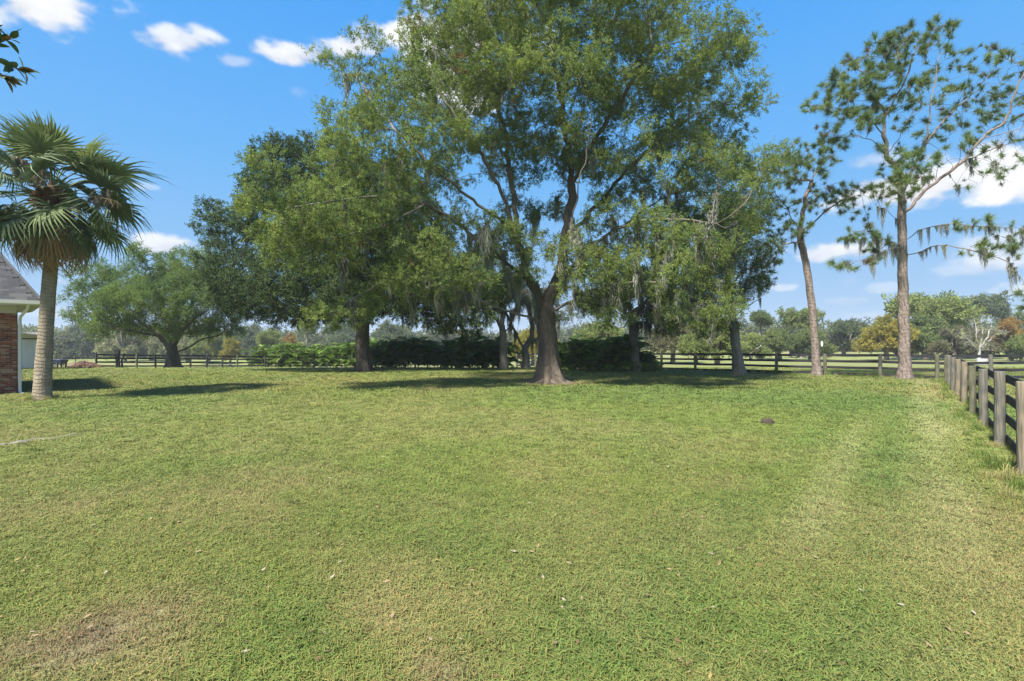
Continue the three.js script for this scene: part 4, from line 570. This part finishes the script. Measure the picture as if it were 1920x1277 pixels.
// ------------------------------------------------------------------ the palm by the house
{
  const d = 16.8, base = onGround(78, d), root = thing('palm_tree', 'cabbage palm with a thick pale trunk beside the brick house', 'tree', base), r = rng(12);
  const loc = (px, py, dd = d) => at(px, py, dd).sub(base), curve = new THREE.CatmullRomCurve3([V(0, -0.3, 0), loc(79, 735), loc(84, 650), loc(90, 560), loc(96, 480), loc(100, 390)]), pts = curve.getSpacedPoints(110), n = pts.length, g = new Geo();
  const rad = pts.map((p, i) => { const t = i / n; return (0.205 + 0.09 * Math.exp(-Math.max(p.y, 0) / 0.28) + 0.03 * Math.exp(-(((p.y - 0.9) / 0.8) ** 2)) - 0.015 * t) * (1 + 0.022 * Math.sin(p.y * 2 * Math.PI / 0.115 + 1.2 * n3(p.y * 2, 0, 0)) + 0.02 * n3(p.y * 6, 1, 0)); });
  g.tube(pts, rad, 28, { vary: (a, l) => 1 + 0.035 * n3(Math.cos(a) * 2, Math.sin(a) * 2, l * 2.5) + 0.05 * n3(Math.cos(a) * 6, Math.sin(a) * 6, l * 1.2) * Math.exp(-l) });
  const ring = texture(256, 512, (u, v) => { const w = v * 17 + 0.7 * pn(u * 6, v * 10, 6, 10), k = w - Math.floor(w); return clamp(0.35 + 0.45 * sstep(0, 0.25, k) * (1 - 0.35 * k) + 0.3 * pn(u * 50, v * 40, 50, 40), 0, 1); }), ringCol = texture(256, 512, (u, v) => { const w = v * 17 + 0.7 * pn(u * 6, v * 10, 6, 10), k = w - Math.floor(w), l = pn(u * 7, v * 9, 7, 9), m = (0.55 + 0.4 * sstep(0, 0.2, k)) * (0.75 + 0.35 * l) + 0.18 * (pn(u * 60, v * 8, 60, 8) - 0.5); return [m, m * 0.97, m * 0.9]; });
  for (const t of [ring, ringCol]) t.repeat.set(1, 0.5);
  part('trunk', g.build(), std(rgb(.30, .255, .20), { map: ringCol, bumpMap: ring, bumpScale: 0.03, roughness: 1 }), root);
  const top = loc(100, 384), boot = new THREE.BoxGeometry(1, 1, 1, 1, 3, 1), bootMat = std(rgb(.17, .085, .04), { map: grainCol, bumpMap: grainTex, bumpScale: 0.01 });
  { const g2 = new Geo(); for (let i = 0; i < 70; i++) { const a = i * 2.4, y = -0.75 + 1.1 * (i / 70), R = 0.2, o = V(Math.cos(a) * R, y, Math.sin(a) * R), out = V(Math.cos(a), 0, Math.sin(a)), L = 0.35 + 0.3 * r(); g2.tube([o, o.clone().addScaledVector(out, L * 0.4).add(V(0, L * 0.35, 0)), o.clone().addScaledVector(out, L * 0.8).add(V(0, L * (0.3 + 0.4 * r()), 0))], [0.085, 0.06, 0.03], 5, {}); } g2.tube([V(0, -0.8, 0), V(0, 0.4, 0), V(0, 0.75, 0)], [0.2, 0.2, 0.1], 10, {}); part('leaf_bases', g2.build(), bootMat, root, 'stuff').position.copy(top); }
  // a fan frond: long stalk, then a folded half round of narrow segments
  const fan = (seed, stalk, R, droop) => {
    const q = rng(seed), g3 = new Geo(), hub = V(0, -0.10 * stalk, stalk), N = 36; g3.tube([V(0, 0, 0), V(0, 0.06 * stalk, stalk * 0.5), hub, V(0, -0.1 * stalk - 0.12, stalk + 0.28)], [0.028, 0.02, 0.016, 0.008], 5, {}); g3.tint(1.15, 1.05, 0.85);
    for (let i = 0; i < N; i++) {
      const u = (i + 0.5) / N * 2 - 1, a = u * 2.15, L = R * (0.72 + 0.28 * Math.cos(u * 1.3)) * (0.72 + 0.34 * q()), rise = 0.35 * Math.abs(u) * Math.abs(u), W = 0.036, o = V(Math.sin(a) * 0.03, hub.y - 0.05 * (1 - Math.abs(u)), stalk + 0.16 * (1 - Math.abs(u)));
      const sag = q() < 0.15, dir = V(Math.sin(a), rise + (q() - 0.5) * 0.12, Math.cos(a)).normalize(), sd = V(Math.cos(a), 0, -Math.sin(a)); let pl, pm, pr;
      for (let k = 0; k <= 4; k++) { const t = k / 4, c = o.clone().addScaledVector(dir, L * t); c.y -= (droop + (sag ? 0.45 : 0)) * L * t * t * t * (0.8 + 0.5 * q()); const w = W * (k === 0 ? 0.5 : k < 3 ? 1.15 : k < 4 ? 0.6 : 0.05), l = c.clone().addScaledVector(sd, -w), rr = c.clone().addScaledVector(sd, w); l.y += w * 0.7; rr.y += w * 0.7; if (k) { g3.quad(pl, pm, c, l); g3.quad(pm, pr, rr, c); } pl = l; pm = c; pr = rr; }
      const v = 0.85 + 0.3 * q(); g3.tint(v, v, v);
    }
    return g3.build();
  };
  const fans = [fan(1, 1.45, 1.25, 0.18), fan(2, 1.75, 1.3, 0.4), fan(3, 1.6, 1.3, 0.6), fan(4, 1.3, 1.15, 0.75)], green = leafMat('palm frond', 0.35, { vertexColors: true, color: rgb(.175, .23, .095), roughness: 0.7 }), green2 = leafMat('palm frond', 0.35, { vertexColors: true, color: rgb(.135, .185, .095), roughness: 0.7 }), yellow = leafMat('palm frond yellowing', 0.4, { vertexColors: true, color: rgb(.15, .19, .055) }), brown = leafMat('dead palm frond', 0.3, { vertexColors: true, color: rgb(.33, .22, .12) });
  const put = (el, az, k, mat, tw, s = 1) => { const m = part('frond', fans[k], mat, root); m.position.copy(top).add(V(0, 0.1 + 0.4 * Math.max(0, el), 0)); m.rotation.set(-el, az, tw, 'YXZ'); m.scale.setScalar(s); };
  const N = 46; for (let i = 0; i < N; i++) { const t = (i + 0.5) / N, el = lerp(1.35, -0.85, Math.pow(t, 0.85)) + (r() - 0.5) * 0.25, az = i * 2.39996 + (r() - 0.5) * 0.4; put(el, az, t < 0.3 ? 0 : t < 0.6 ? 1 : t < 0.85 ? 2 : 3, t < 0.15 ? yellow : r() < 0.5 ? green : green2, (r() < 0.5 ? -1 : 1) * (0.25 + 0.85 * r()) * (1 - 0.7 * Math.abs(el - 0.2) / 1.2), 0.82 + 0.18 * r()); }
  for (const [el, az] of [[-0.95, 0.9], [-1.0, -0.9], [-1.05, 2.2], [-0.8, -1.7], [-1.0, 1.75], [-1.1, 0.3], [-0.9, 1.3], [-1.15, -0.4], [-0.75, 0.6], [-0.9, -1.2]]) put(el, az, 3, brown, (r() - 0.5) * 0.5, 0.95);
  put(-1.25, 0.12, 3, green, 0, 0.8);
  { // flower stalks, spent
    for (const [el, az, L] of [[0.25, 1.3, 2.9], [-0.1, 1.7, 2.6], [0.1, -1.4, 2.4]]) { const g4 = new Geo(), q = rng(L * 100), p = (t) => V(0, -0.28 * L * t * t + L * t * Math.sin(el), L * t * Math.cos(el)); const sp = []; for (let k = 0; k <= 8; k++) sp.push(p(k / 8)); g4.tube(sp, sp.map((_, k) => 0.02 * (1 - k / 10)), 4, {}); for (let i = 0; i < 40; i++) { const t = 0.45 + 0.55 * q(), o = p(t), e = o.clone().add(V((q() - 0.5) * 0.5, -0.1 - 0.2 * q(), (q() - 0.5) * 0.4)); g4.tube([o, e], [0.006, 0.003], 3, {}); } const m = part('flower_stalk', g4.build(), std(rgb(.20, .15, .08)), root); m.position.copy(top); m.rotation.y = az; }
    const mm = [], m = new THREE.Matrix4(), cc = []; for (let i = 0; i < 26; i++) { const s = 0.35 + 0.45 * r(); m.compose(top.clone().add(V((r() - 0.5) * 0.8 + 0.05, 1.05 + (r() - 0.5) * 0.5, 0.55 + 0.4 * r())), new THREE.Quaternion().setFromAxisAngle(V(0, 1, 0), r() * 6), V(s * 1.1, s * 0.8, s * 2)); mm.push(m.clone()); const v = 0.8 + 0.4 * r(); cc.push(rgb(.26 * v, .22 * v, .17 * v)); } for (let i = 0; i < 12; i++) { const s = 0.25 + 0.25 * r(); m.compose(top.clone().add(V(1.6 + (r() - 0.5) * 1.1, 0.1 + (r() - 0.5) * 0.7, 0.5 * (r() - 0.2))), new THREE.Quaternion().setFromAxisAngle(V(0, 1, 0), r() * 6), V(s * 1.3, s, s * 2)); mm.push(m.clone()); cc.push(rgb(.30, .27, .22)); } copies('spanish_moss', mossGeo, mossMat, mm, cc, root, 'stuff');
  }
}

// ------------------------------------------------------------------ the brick house at the left edge
{
  const corner = at(31, 738, 19).setY(0); corner.y = ground(corner.x, corner.z) - 0.02; const ang = 0.80, root = thing('brick_house', 'brick house corner with grey shingle roof and white downspout at the left edge', 'house', corner); root.rotation.y = ang;      // local -x runs along the wall, +z is out of it
  const W = 9, H = 3.05, r = rng(4), brickCols = [rgb(.30, .105, .06), rgb(.24, .085, .05), rgb(.36, .16, .10), rgb(.15, .06, .045), rgb(.44, .29, .21), rgb(.25, .12, .085)], brickMats = brickCols.map((c) => std(c, { bumpMap: speckBump, bumpScale: 0.006 })), bw = 0.2, bh = 0.0585, mj = 0.0105;
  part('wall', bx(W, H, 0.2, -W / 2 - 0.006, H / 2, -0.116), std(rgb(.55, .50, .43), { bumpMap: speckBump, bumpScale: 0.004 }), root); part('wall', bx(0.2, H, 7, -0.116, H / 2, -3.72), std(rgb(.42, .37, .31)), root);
  const geos = [0, 1, 2].map((s) => { const g = bx(bw, bh, 0.06), p = g.attributes.position; for (let i = 0; i < p.count; i++) p.setXYZ(i, p.getX(i) + 0.004 * n3(p.getX(i) * 30 + s, p.getY(i) * 50, s), p.getY(i) + 0.003 * n3(p.getX(i) * 40, s, p.getY(i) * 30), p.getZ(i) + 0.003 * n3(s, p.getX(i) * 30, p.getY(i) * 40)); g.computeVertexNormals(); return g; });
  const half = bx(bw / 2 - mj / 2, bh, 0.06), rest = [], rows = Math.floor(H / (bh + mj)); let made = 0;
  for (let j = 0; j < rows; j++) { const y = (j + 0.5) * (bh + mj), offs = j % 2; let x = 0; for (let k = 0; x < W - bw; k++) { const w = offs && k === 0 ? bw / 2 - mj / 2 : bw, cx = -x - w / 2; x += w + mj; if (k < 6 && made < 295) { const m = part('brick', w < bw ? half : geos[Math.floor(r() * 3)], brickMats[Math.floor(r() * 6)], root); m.position.set(cx, y, 0.002 + 0.006 * r()); made++; } else rest.push(bx(w, bh, 0.06, cx, y, 0.004)); } }
  part('bricks', mergeGeometries(rest), brickMats[0], root, 'stuff');
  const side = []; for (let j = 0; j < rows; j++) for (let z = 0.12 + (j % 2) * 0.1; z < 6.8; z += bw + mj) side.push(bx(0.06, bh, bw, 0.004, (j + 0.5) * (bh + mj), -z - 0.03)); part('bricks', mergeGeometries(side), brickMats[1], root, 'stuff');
  const cream = std(rgb(.50, .46, .36), { roughness: 0.6 }), white = std(rgb(.76, .75, .72), { roughness: 0.5 });
  part('frieze_board', bx(W, 0.3, 0.05, -W / 2, H + 0.15, 0.012), cream, root); part('frieze_board', bx(0.05, 0.3, 7, 0.012, H + 0.15, -3.55), cream, root);
  const eave = H + 0.32, ov = 0.62; part('soffit', bx(W + ov, 0.03, ov, -W / 2 + ov / 2, eave, ov / 2), white, root); part('soffit', bx(ov, 0.03, 7, ov / 2, eave, -3.52), white, root);
  part('gutter', bx(W + ov, 0.13, 0.09, -W / 2 + ov / 2, eave + 0.08, ov + 0.047), white, root); part('gutter', bx(0.09, 0.13, 7.6, ov + 0.047, eave + 0.08, ov - 3.8), white, root);
  // hip roof, shingle by shingle where the camera sees it
  const roofMats = [rgb(.058, .06, .068), rgb(.075, .076, .082), rgb(.046, .048, .055), rgb(.09, .09, .095)].map((c) => std(c, { bumpMap: speckBump, bumpScale: 0.006 })), deck = std(rgb(.05, .05, .05)), pitch = 1.0, P2 = 0.59, x1 = ov + 0.03, z1 = ov + 0.06, y0 = eave + 0.15, D = 4.3;
  const dg = new Geo(); dg.quad(V(-W, y0, z1), V(x1, y0, z1), V(x1 - D * P2, y0 + D * pitch, z1 - D), V(-W, y0 + D * pitch, z1 - D)); dg.quad(V(x1, y0, z1), V(x1, y0, z1 - 9), V(x1 - D * P2, y0 + D * pitch, z1 - 9), V(x1 - D * P2, y0 + D * pitch, z1 - D)); part('roof_deck', dg.build(false), deck, root);
  const sl = Math.atan(pitch), step = 0.14, shingle = [0, 1, 2].map((s) => bx(0.31, 0.012, 0.19).rotateX(0.03).translate(0, 0.008 + s * 0.003, 0)), left = []; let count = 0, rowN = Math.floor(D / Math.cos(sl) / step);
  for (let j = 0; j < rowN; j++) { const s = (j + 0.5) * step, run = s * Math.cos(sl), y = y0 + s * Math.sin(sl) + 0.006, z = z1 - run, lim = x1 - run * P2; for (let k = 0; k < 30; k++) { const x = lim - 0.05 - 0.31 * (k + 0.5) - (j % 3) * 0.1; if (x < -W) break; if (k < 9 && j < 32 && count < 290) { const m = part('shingle', shingle[Math.floor(r() * 3)], roofMats[Math.floor(r() * 4)], root); m.position.set(x, y, z); m.rotation.x = sl; count++; } else left.push(shingle[0].clone().rotateX(sl).translate(x, y, z)); } }
  part('shingles', mergeGeometries(left), roofMats[0], root, 'stuff');
  const cap = new Geo(); cap.tube([V(x1, y0 + 0.01, z1), V(x1 - D * P2, y0 + D * pitch + 0.02, z1 - D)], [0.05, 0.05], 6, {}); part('hip_cap', cap.build(), roofMats[1], root);
  const ds = new Geo(); ds.tube([V(0.3, eave + 0.02, ov - 0.05), V(0.28, eave - 0.16, ov - 0.1), V(0.1, eave - 0.46, 0.12), V(0.085, eave - 0.6, 0.1), V(0.085, 0.14, 0.1), V(0.12, 0.05, 0.2), V(0.2, 0.02, 0.42)], [0.05, 0.05, 0.05, 0.05, 0.05, 0.05, 0.055], 8, {}); part('downspout', ds.build(), white, root);
}
// ------------------------------------------------------------------ the white shed behind the palm
{
  const p = onGround(40, 37), root = thing('shed', 'low white panelled shed with a thin sloping roof behind the palm trunk', 'shed', p); root.rotation.y = 0.72; const white = std(rgb(.62, .61, .58), { roughness: 0.7 }), whites = [.6, .64, .57].map((v) => std(rgb(v, v * 0.985, v * 0.95), { bumpMap: grainTex, bumpScale: 0.004 })), r = rng(6);
  part('wall', bx(7.4, 2.3, 0.1, -2.45, 1.25, -0.06), white, root); part('wall', bx(0.1, 2.3, 4, 1.2, 1.25, -2.1), white, root);
  const pl = bx(0.285, 2.1, 0.03); for (let k = 0; k < 24; k++) { const m = part('siding_board', pl, whites[k % 3], root); m.position.set(1.1 - k * 0.305, 1.15, 0.006); }
  part('sill', bx(7.4, 0.14, 0.05, -2.45, 0.07, 0.02), std(rgb(.10, .09, .08)), root); part('trim_board', bx(7.5, 0.07, 0.06, -2.45, 2.28, 0.022), std(rgb(.10, .07, .05)), root); part('frieze_board', bx(7.4, 0.42, 0.05, -2.45, 2.53, 0.0), std(rgb(.58, .55, .45)), root);
  const g = new THREE.BoxGeometry(9.3, 0.07, 5.2).rotateZ(-0.16).translate(-2.0, 3.02, -1.9); part('roof', g, std(rgb(.22, .23, .25), { roughness: 0.5 }), root);
}
// ------------------------------------------------------------------ smaller things
{
  const p = onGround(108, 43), root = thing('garden_cart', 'dark blue garden cart with two wheels parked by the wire fence', 'cart', p), blue = std(rgb(.03, .045, .10), { roughness: 0.45 }), black = std(rgb(.02, .02, .02)), steel = std(rgb(.2, .2, .2), { metalness: 0.6, roughness: 0.5 });
  const t = new THREE.BoxGeometry(1.25, 0.34, 0.75, 1, 1, 1), q = t.attributes.position; for (let i = 0; i < q.count; i++) if (q.getY(i) < 0) q.setXYZ(i, q.getX(i) * 0.8, q.getY(i), q.getZ(i) * 0.8); t.computeVertexNormals(); t.translate(0, 0.55, 0); part('tub', t, blue, root); part('rim', new THREE.TorusGeometry(0.5, 0.025, 6, 24).rotateX(Math.PI / 2).scale(1.27, 1, 0.76).translate(0, 0.73, 0), blue, root);
  for (const z of [-0.4, 0.4]) { const w = part('wheel', new THREE.TorusGeometry(0.22, 0.06, 8, 20).translate(0.15, 0.28, z), black, root); part('hub', new THREE.CylinderGeometry(0.07, 0.07, 0.08, 12).rotateX(Math.PI / 2).translate(0.15, 0.28, z), steel, w); }
  const h = new Geo(); h.tube([V(-0.5, 0.5, 0), V(-0.9, 0.45, 0), V(-1.25, 0.95, 0)], [0.02, 0.02, 0.02], 6, {}); part('handle', h.build(), black, root); part('axle', bx(0.05, 0.05, 0.8, 0.15, 0.3, 0), steel, root);
}
{
  const p = onGround(157, 45), r = rng(15), g = new Geo(), root = thing('brush_pile', 'low tangled pile of dead reddish brown sticks by the wire fence', 'brush pile', p); for (let i = 0; i < 170; i++) { const a = r() * 6.28, x = (r() - 0.5) * 2.1, z = (r() - 0.5) * 1.0, y = 0.65 * r() * (1 - Math.abs(x) / 1.3), L = 0.3 + 0.6 * r(); g.tube([V(x - Math.cos(a) * L, y, z - Math.sin(a) * L * 0.5), V(x, y + 0.12 * r(), z), V(x + Math.cos(a) * L, Math.max(0, y + (r() - 0.5) * 0.4), z + Math.sin(a) * L * 0.5)], [0.03, 0.025, 0.01], 4, {}); } part('sticks', g.build(), std(rgb(.21, .13, .105)), root, 'stuff');
}
{
  const p = onGround(224, 45.5), r = rng(16), root = thing('dead_yucca', 'dark jagged dead plant leaning against the left fence boards', 'plant', p), st = new Geo(), lv = new Geo(); for (let k = 0; k < 3; k++) { const x = (k - 1) * 0.25, top = V(x * 1.6 + 0.1, 1.3 + 0.35 * (k === 1), 0.1); st.tube([V(x, -0.1, 0), V(x + 0.15 * (r() - 0.5), 0.7, 0.05), top], [0.09, 0.08, 0.05], 7, {}); for (let i = 0; i < 26; i++) { const a = r() * 6.28, el = -0.9 + 1.9 * r(), d = V(Math.cos(a) * Math.cos(el), Math.sin(el), Math.sin(a) * Math.cos(el)), s = V(0, 1, 0).cross(d).normalize().multiplyScalar(0.03), o = top.clone().add(V(0, -0.7 * r() * r(), 0)); lv.tri(o.clone().add(s), o.clone().sub(s), o.clone().addScaledVector(d, 0.25 + 0.25 * r())); } } part('stem', st.build(), std(rgb(.055, .045, .04)), root); part('leaves', lv.build(), leafMat('dead leaf', 0.1, { color: rgb(.05, .045, .035) }), root, 'stuff');
}
{
  const [x, d] = gp(1440, 796), g = new THREE.IcosahedronGeometry(0.15, 4), q = g.attributes.position; for (let i = 0; i < q.count; i++) { const v = V(q.getX(i), q.getY(i), q.getZ(i)), f = 1 + 0.5 * fbm(v.x * 9, v.y * 9, v.z * 9, 3); q.setXYZ(i, v.x * f * 1.1, Math.max(v.y, -0.03) * f * 0.75, v.z * f * 0.8); } g.computeVertexNormals(); const m = new THREE.Mesh(g, std(rgb(.05, .036, .026), { roughness: 1 })); m.name = 'dirt_clod'; m.position.set(x, ground(x, -d) + 0.05, -d); m.castShadow = true; tag(m, 'small dark clod of earth alone on the open lawn', 'clod'); scene.add(m);
}
{
  const a = [[-30, 842], [10, 838], [48, 833], [62, 829], [95, 827], [128, 821], [150, 817]].map(([px, py]) => { const [x, d] = gp(px, py); return V(x, ground(x, -d) + 0.015, -d); }), g = new Geo(), c = new THREE.CatmullRomCurve3(a).getSpacedPoints(40); g.tube(c.map((p, i) => p.setY(p.y + 0.02 * n3(i * 0.35, 2, 0))), c.map((_, i) => 0.055 * (1 - 0.4 * i / 40) * (0.85 + 0.5 * Math.max(0, n3(i * 0.4, 7, 1)))), 8, {}); const m = new THREE.Mesh(g.build(), std(rgb(.36, .335, .30), { map: furrowCol, bumpMap: furrowTex, bumpScale: 0.02 })); m.name = 'exposed_root'; m.castShadow = true; tag(m, 'pale grey exposed root lying in the grass at the left edge', 'root'); scene.add(m);
}
{ // fallen leaves on the lawn
  const g = new Geo(); g.quad(V(-0.02, 0.004, 0), V(0, 0.014, -0.045), V(0.02, 0.006, 0), V(0, 0.0, 0.045)); const geo = g.build(), r = rng(19), mats = [], cols = [], m = new THREE.Matrix4(), e = new THREE.Euler(), q = new THREE.Quaternion(), tones = [[.26, .19, .11], [.16, .10, .055], [.32, .28, .2], [.10, .07, .04], [.33, .24, .09]];
  for (let i = 0; i < 2200; i++) { const d = 2.7 + 32 * Math.pow(r(), 1.4), x = (r() * 2 - 1) * (d * 1.06 + 1.5), s = (0.3 + 0.4 * r()) * (1 + d * 0.015), t = tones[Math.floor(r() * r() * 5)]; m.compose(V(x, ground(x, -d) + 0.03 + 0.015 * r(), -d), q.setFromEuler(e.set((r() - 0.5) * 0.9, r() * 6.28, (r() - 0.5) * 0.9)), V(s, s, s)); mats.push(m.clone()); cols.push(rgb(...t)); }
  for (let i = 0; i < 1500; i++) { const a = r() * 6.283, R = 0.55 + 1.9 * Math.pow(r(), 0.8), big = i < 1050, x = (big ? 1.77 : -9.85) + Math.cos(a) * R, d = (big ? 24 : 33.6) + Math.sin(a) * R, s = 0.8 + 0.7 * r(), t = tones[[0, 1, 1, 3, 4][Math.floor(r() * 5)]]; m.compose(V(x, ground(x, -d) + 0.03 + 0.03 * r(), -d), q.setFromEuler(e.set((r() - 0.5) * 1.2, r() * 6.28, (r() - 0.5) * 1.2)), V(s, s, s)); mats.push(m.clone()); cols.push(rgb(...t)); }
  const o = copies('fallen_leaves', geo, leafMat('dry leaf', 0.2), mats, cols, scene, 'stuff'); tag(o, 'small dry fallen leaves scattered over the lawn', 'leaves'); o.userData.kind = 'stuff';
}
// tall grass and weeds left by the mower along posts, the palm and the tree feet
{
  const blade = (seed, n, h, sp) => { const r = rng(seed), g = new Geo(); for (let i = 0; i < n; i++) { const a = r() * 6.28, o = V((r() - 0.5) * sp, -0.02, (r() - 0.5) * sp), d = V(Math.cos(a), 0, Math.sin(a)), s = V(-d.z, 0, d.x).multiplyScalar(0.003), H = h * (0.5 + 0.6 * r()), l = 0.25 + 0.6 * r(); const m = o.clone().addScaledVector(d, H * l * 0.35).setY(H * 0.65), e = o.clone().addScaledVector(d, H * l).setY(H * (0.95 - 0.3 * l)); g.quad(o.clone().sub(s), o.clone().add(s), m.clone().add(s), m.clone().sub(s)); g.tri(m.clone().sub(s), m.clone().add(s), e); const v = 0.75 + 0.5 * r(); g.tint(v, v, v); } return g.build(); };
  const geos = [blade(1, 120, 0.26, 0.26), blade(2, 150, 0.18, 0.36), blade(3, 90, 0.36, 0.24)], gm = leafMat('long grass', 0.35, { vertexColors: true, color: rgb(.17, .24, .05) }), ym = leafMat('dry grass', 0.35, { vertexColors: true, color: rgb(.36, .33, .13) }), r = rng(21);
  const root = new THREE.Group(); root.name = 'long_grass'; scene.add(root); tag(root, 'long uncut grass left along the side fence posts and round the palm foot', 'grass'); root.userData.kind = 'stuff';
  const sets = [0, 1, 2, 3, 4, 5].map(() => []), m = new THREE.Matrix4(), put = (p, s) => { const k = Math.floor(r() * 3), y = r() < 0.55 ? 0 : 3; m.compose(p, new THREE.Quaternion().setFromAxisAngle(V(0, 1, 0), r() * 6.28), V(s, s * (0.7 + 0.5 * r()), s)); sets[k + y].push(m.clone()); };
  for (let i = 0; i < 150; i++) { const a = -2 + 25 * Math.pow(i / 150, 1.15) + r() * 0.4, off = 0.05 + 0.5 * r() * r() + 0.02, p = FA.clone().addScaledVector(FD, a).addScaledVector(FN, -off * (r() < 0.8 ? 1 : -1)); p.y = ground(p.x, p.z); put(p, 0.45 + 0.65 * r()); }
  const pb = onGround(78, 16.8); for (let i = 0; i < 12; i++) { const a = i * 0.55, p = V(pb.x + Math.cos(a) * 0.36, 0, pb.z + Math.sin(a) * 0.36); p.y = ground(p.x, p.z); put(p, 0.5 + 0.4 * r()); }
  for (let i = 0; i < 260; i++) { const q = onGround(1200 + 570 * r(), 30), A = onGround(1240, 39.4), B = onGround(1650, 28.7), t = -0.6 + 1.8 * r(), p = A.clone().lerp(B, t).add(V((r() - 0.5) * 0.5, 0, (r() - 0.3) * 0.5)); p.y = ground(p.x, p.z); put(p, 0.6 + 0.6 * r()); }
  sets.forEach((L, k) => { if (L.length) copies('grass_blades', geos[k % 3], k < 3 ? gm : ym, L, null, root, 'stuff'); });
}
{ // magnolia branch reaching in at the upper left; the tree itself stands behind the camera
  const d = 1.4, base = V(-5.6, 0, 2.6); base.y = ground(base.x, base.z); const root = thing('magnolia_tree', 'magnolia with leathery leaves whose branch tip enters at the upper left corner', 'tree', base), loc = (px, py, dd) => at(px, py, dd).sub(base), r = rng(25), w = new Geo();
  w.tube([V(0, -0.2, 0), V(0.05, 1.5, 0), V(0.2, 3.0, -0.1), V(0.4, 5.2, 0.3), V(0.6, 7.2, 0.6)], [0.24, 0.18, 0.15, 0.1, 0.04], 14, { vary: (a, l) => 1 + 0.06 * n3(Math.cos(a) * 2, Math.sin(a) * 2, l) });
  const q1 = loc(-40, 95, d), q2 = loc(-10, 110, d), q3 = loc(-25, 120, d), tips = [[q1, loc(22, 70, d)], [q2, loc(48, 136, d)], [q3, loc(12, 150, d)], [q1, loc(-20, 60, d)]];
  w.tube([V(0.2, 3.0, -0.1), q1.clone().lerp(V(0.2, 3.0, -0.1), 0.5).add(V(0, 0.15, 0)), q1], [0.05, 0.02, 0.005], 7, {}); for (const [a, b] of tips) w.tube([a, b], [0.003, 0.002], 5, {}); w.tube([q1, q2], [0.0035, 0.003], 5, {}); w.tube([q1, q3], [0.0035, 0.003], 5, {}); part('trunk', w.build(), barkGrey, root);
  const lg = new Geo(), L = 0.046, W = 0.017; for (let k = 0; k < 5; k++) { const t0 = k / 5, t1 = (k + 1) / 5, wd = (t) => W * 0.5 * Math.pow(Math.sin(Math.PI * Math.pow(t, 0.85)), 0.75), y = (t) => -0.25 * L * t * t; for (const s of [-1, 1]) { const a = V(0, y(t0), L * t0), b = V(s * wd(t0), y(t0) + 0.3 * wd(t0), L * t0), c = V(s * wd(t1), y(t1) + 0.3 * wd(t1), L * t1), e = V(0, y(t1), L * t1); if (s > 0) lg.quad(a, b, c, e); else lg.quad(a, e, c, b); } }
  const leaf = lg.build(), gl = leafMat('magnolia leaf', 0.2, { color: rgb(.075, .11, .04), roughness: 0.5, specularIntensity: 0.6 }), br = leafMat('magnolia leaf underside', 0.2, { color: rgb(.20, .14, .07), roughness: 0.7 });
  for (const [a, b] of tips) for (let i = 0; i < 14; i++) { const t = 0.25 + 0.75 * Math.pow(i / 14, 0.6), p = a.clone().lerp(b, t), m = part('leaf', leaf, r() < 0.72 ? gl : br, root), dir = b.clone().sub(a).normalize().add(V((r() - 0.5) * 2.2, (r() - 0.35) * 1.6, (r() - 0.5) * 2.2)); m.position.copy(p); m.quaternion.copy(facing(dir, (r() - 0.5) * 2)); m.scale.setScalar(0.8 + 0.35 * r()); }
  const mats = [], m = new THREE.Matrix4(), pf = puff(29, 6, 7, 0.45, 0.12, 0.05); for (let i = 0; i < 500; i++) { let x, y, z; do { x = r() * 2 - 1; y = r() * 2 - 1; z = r() * 2 - 1; } while (x * x + y * y + z * z > 1); const p = V(-5.4 + x * 2.6, 6.2 + y * 1.7, 3.8 + z * 2.2); if (fbm(p.x * 0.5, p.y * 0.5, p.z * 0.5, 2) < -0.02) continue; m.compose(p.sub(base), facing(V(r() - 0.5, r(), r() - 0.5), r() * 6), V(1, 1, 1)); mats.push(m.clone()); } copies('crown', pf, leafMat('magnolia crown', 0.3, { vertexColors: true, color: rgb(.07, .11, .035) }), mats, null, root, 'stuff');
}
{ // small far things on the right
  const p = onGround(1842, 52), root = thing('water_trough', 'white oval water trough in the paddock beyond the fence corner', 'trough', p), white = std(rgb(.5, .5, .49), { roughness: 0.5 }), prof = [[0.0, 0.05], [0.5, 0.05], [0.56, 0.1], [0.6, 0.62], [0.64, 0.66], [0.62, 0.69], [0.55, 0.66], [0.51, 0.2], [0, 0.2]].map(([x, y]) => new THREE.Vector2(x, y));
  part('tub', new THREE.LatheGeometry(prof, 28).scale(1, 1, 0.6), white, root); part('water', new THREE.CircleGeometry(0.53, 24).rotateX(-Math.PI / 2).scale(1, 1, 0.6).translate(0, 0.52, 0), std(rgb(.05, .07, .07), { roughness: 0.1 }), root);
}
{
  const p = onGround(1500, 112), root = thing('far_shed', 'small far shed with a pale grey roof left of the leaning pine', 'shed', p), wall = std(rgb(.42, .40, .37)), roof = std(rgb(.40, .42, .44), { roughness: 0.5 });
  part('wall', bx(4, 2, 3, 0, 1, 0), wall, root); part('roof', bx(4.6, 0.1, 2.0, 0, 2.42, 0.82).rotateX(0), roof, root).rotation.x = 0.22; const b = part('roof', bx(4.6, 0.1, 2.0, 0, 2.42, -0.82), roof, root); b.rotation.x = -0.22; part('door', bx(1.1, 1.7, 0.06, -0.6, 0.86, 1.52), std(rgb(.12, .11, .10)), root);
}
{
  const p = at(1541, 645, 29.9), m = new THREE.Mesh(new THREE.CylinderGeometry(0.06, 0.06, 0.03, 16).rotateX(Math.PI / 2).scale(1, 2.6, 1), std(rgb(.75, .75, .74))); m.name = 'white_panel'; m.position.copy(p); m.castShadow = true; tag(m, 'small white oval panel fixed to the right side of the leaning pine trunk', 'panel'); scene.add(m);
}

renderer.render(scene, camera);
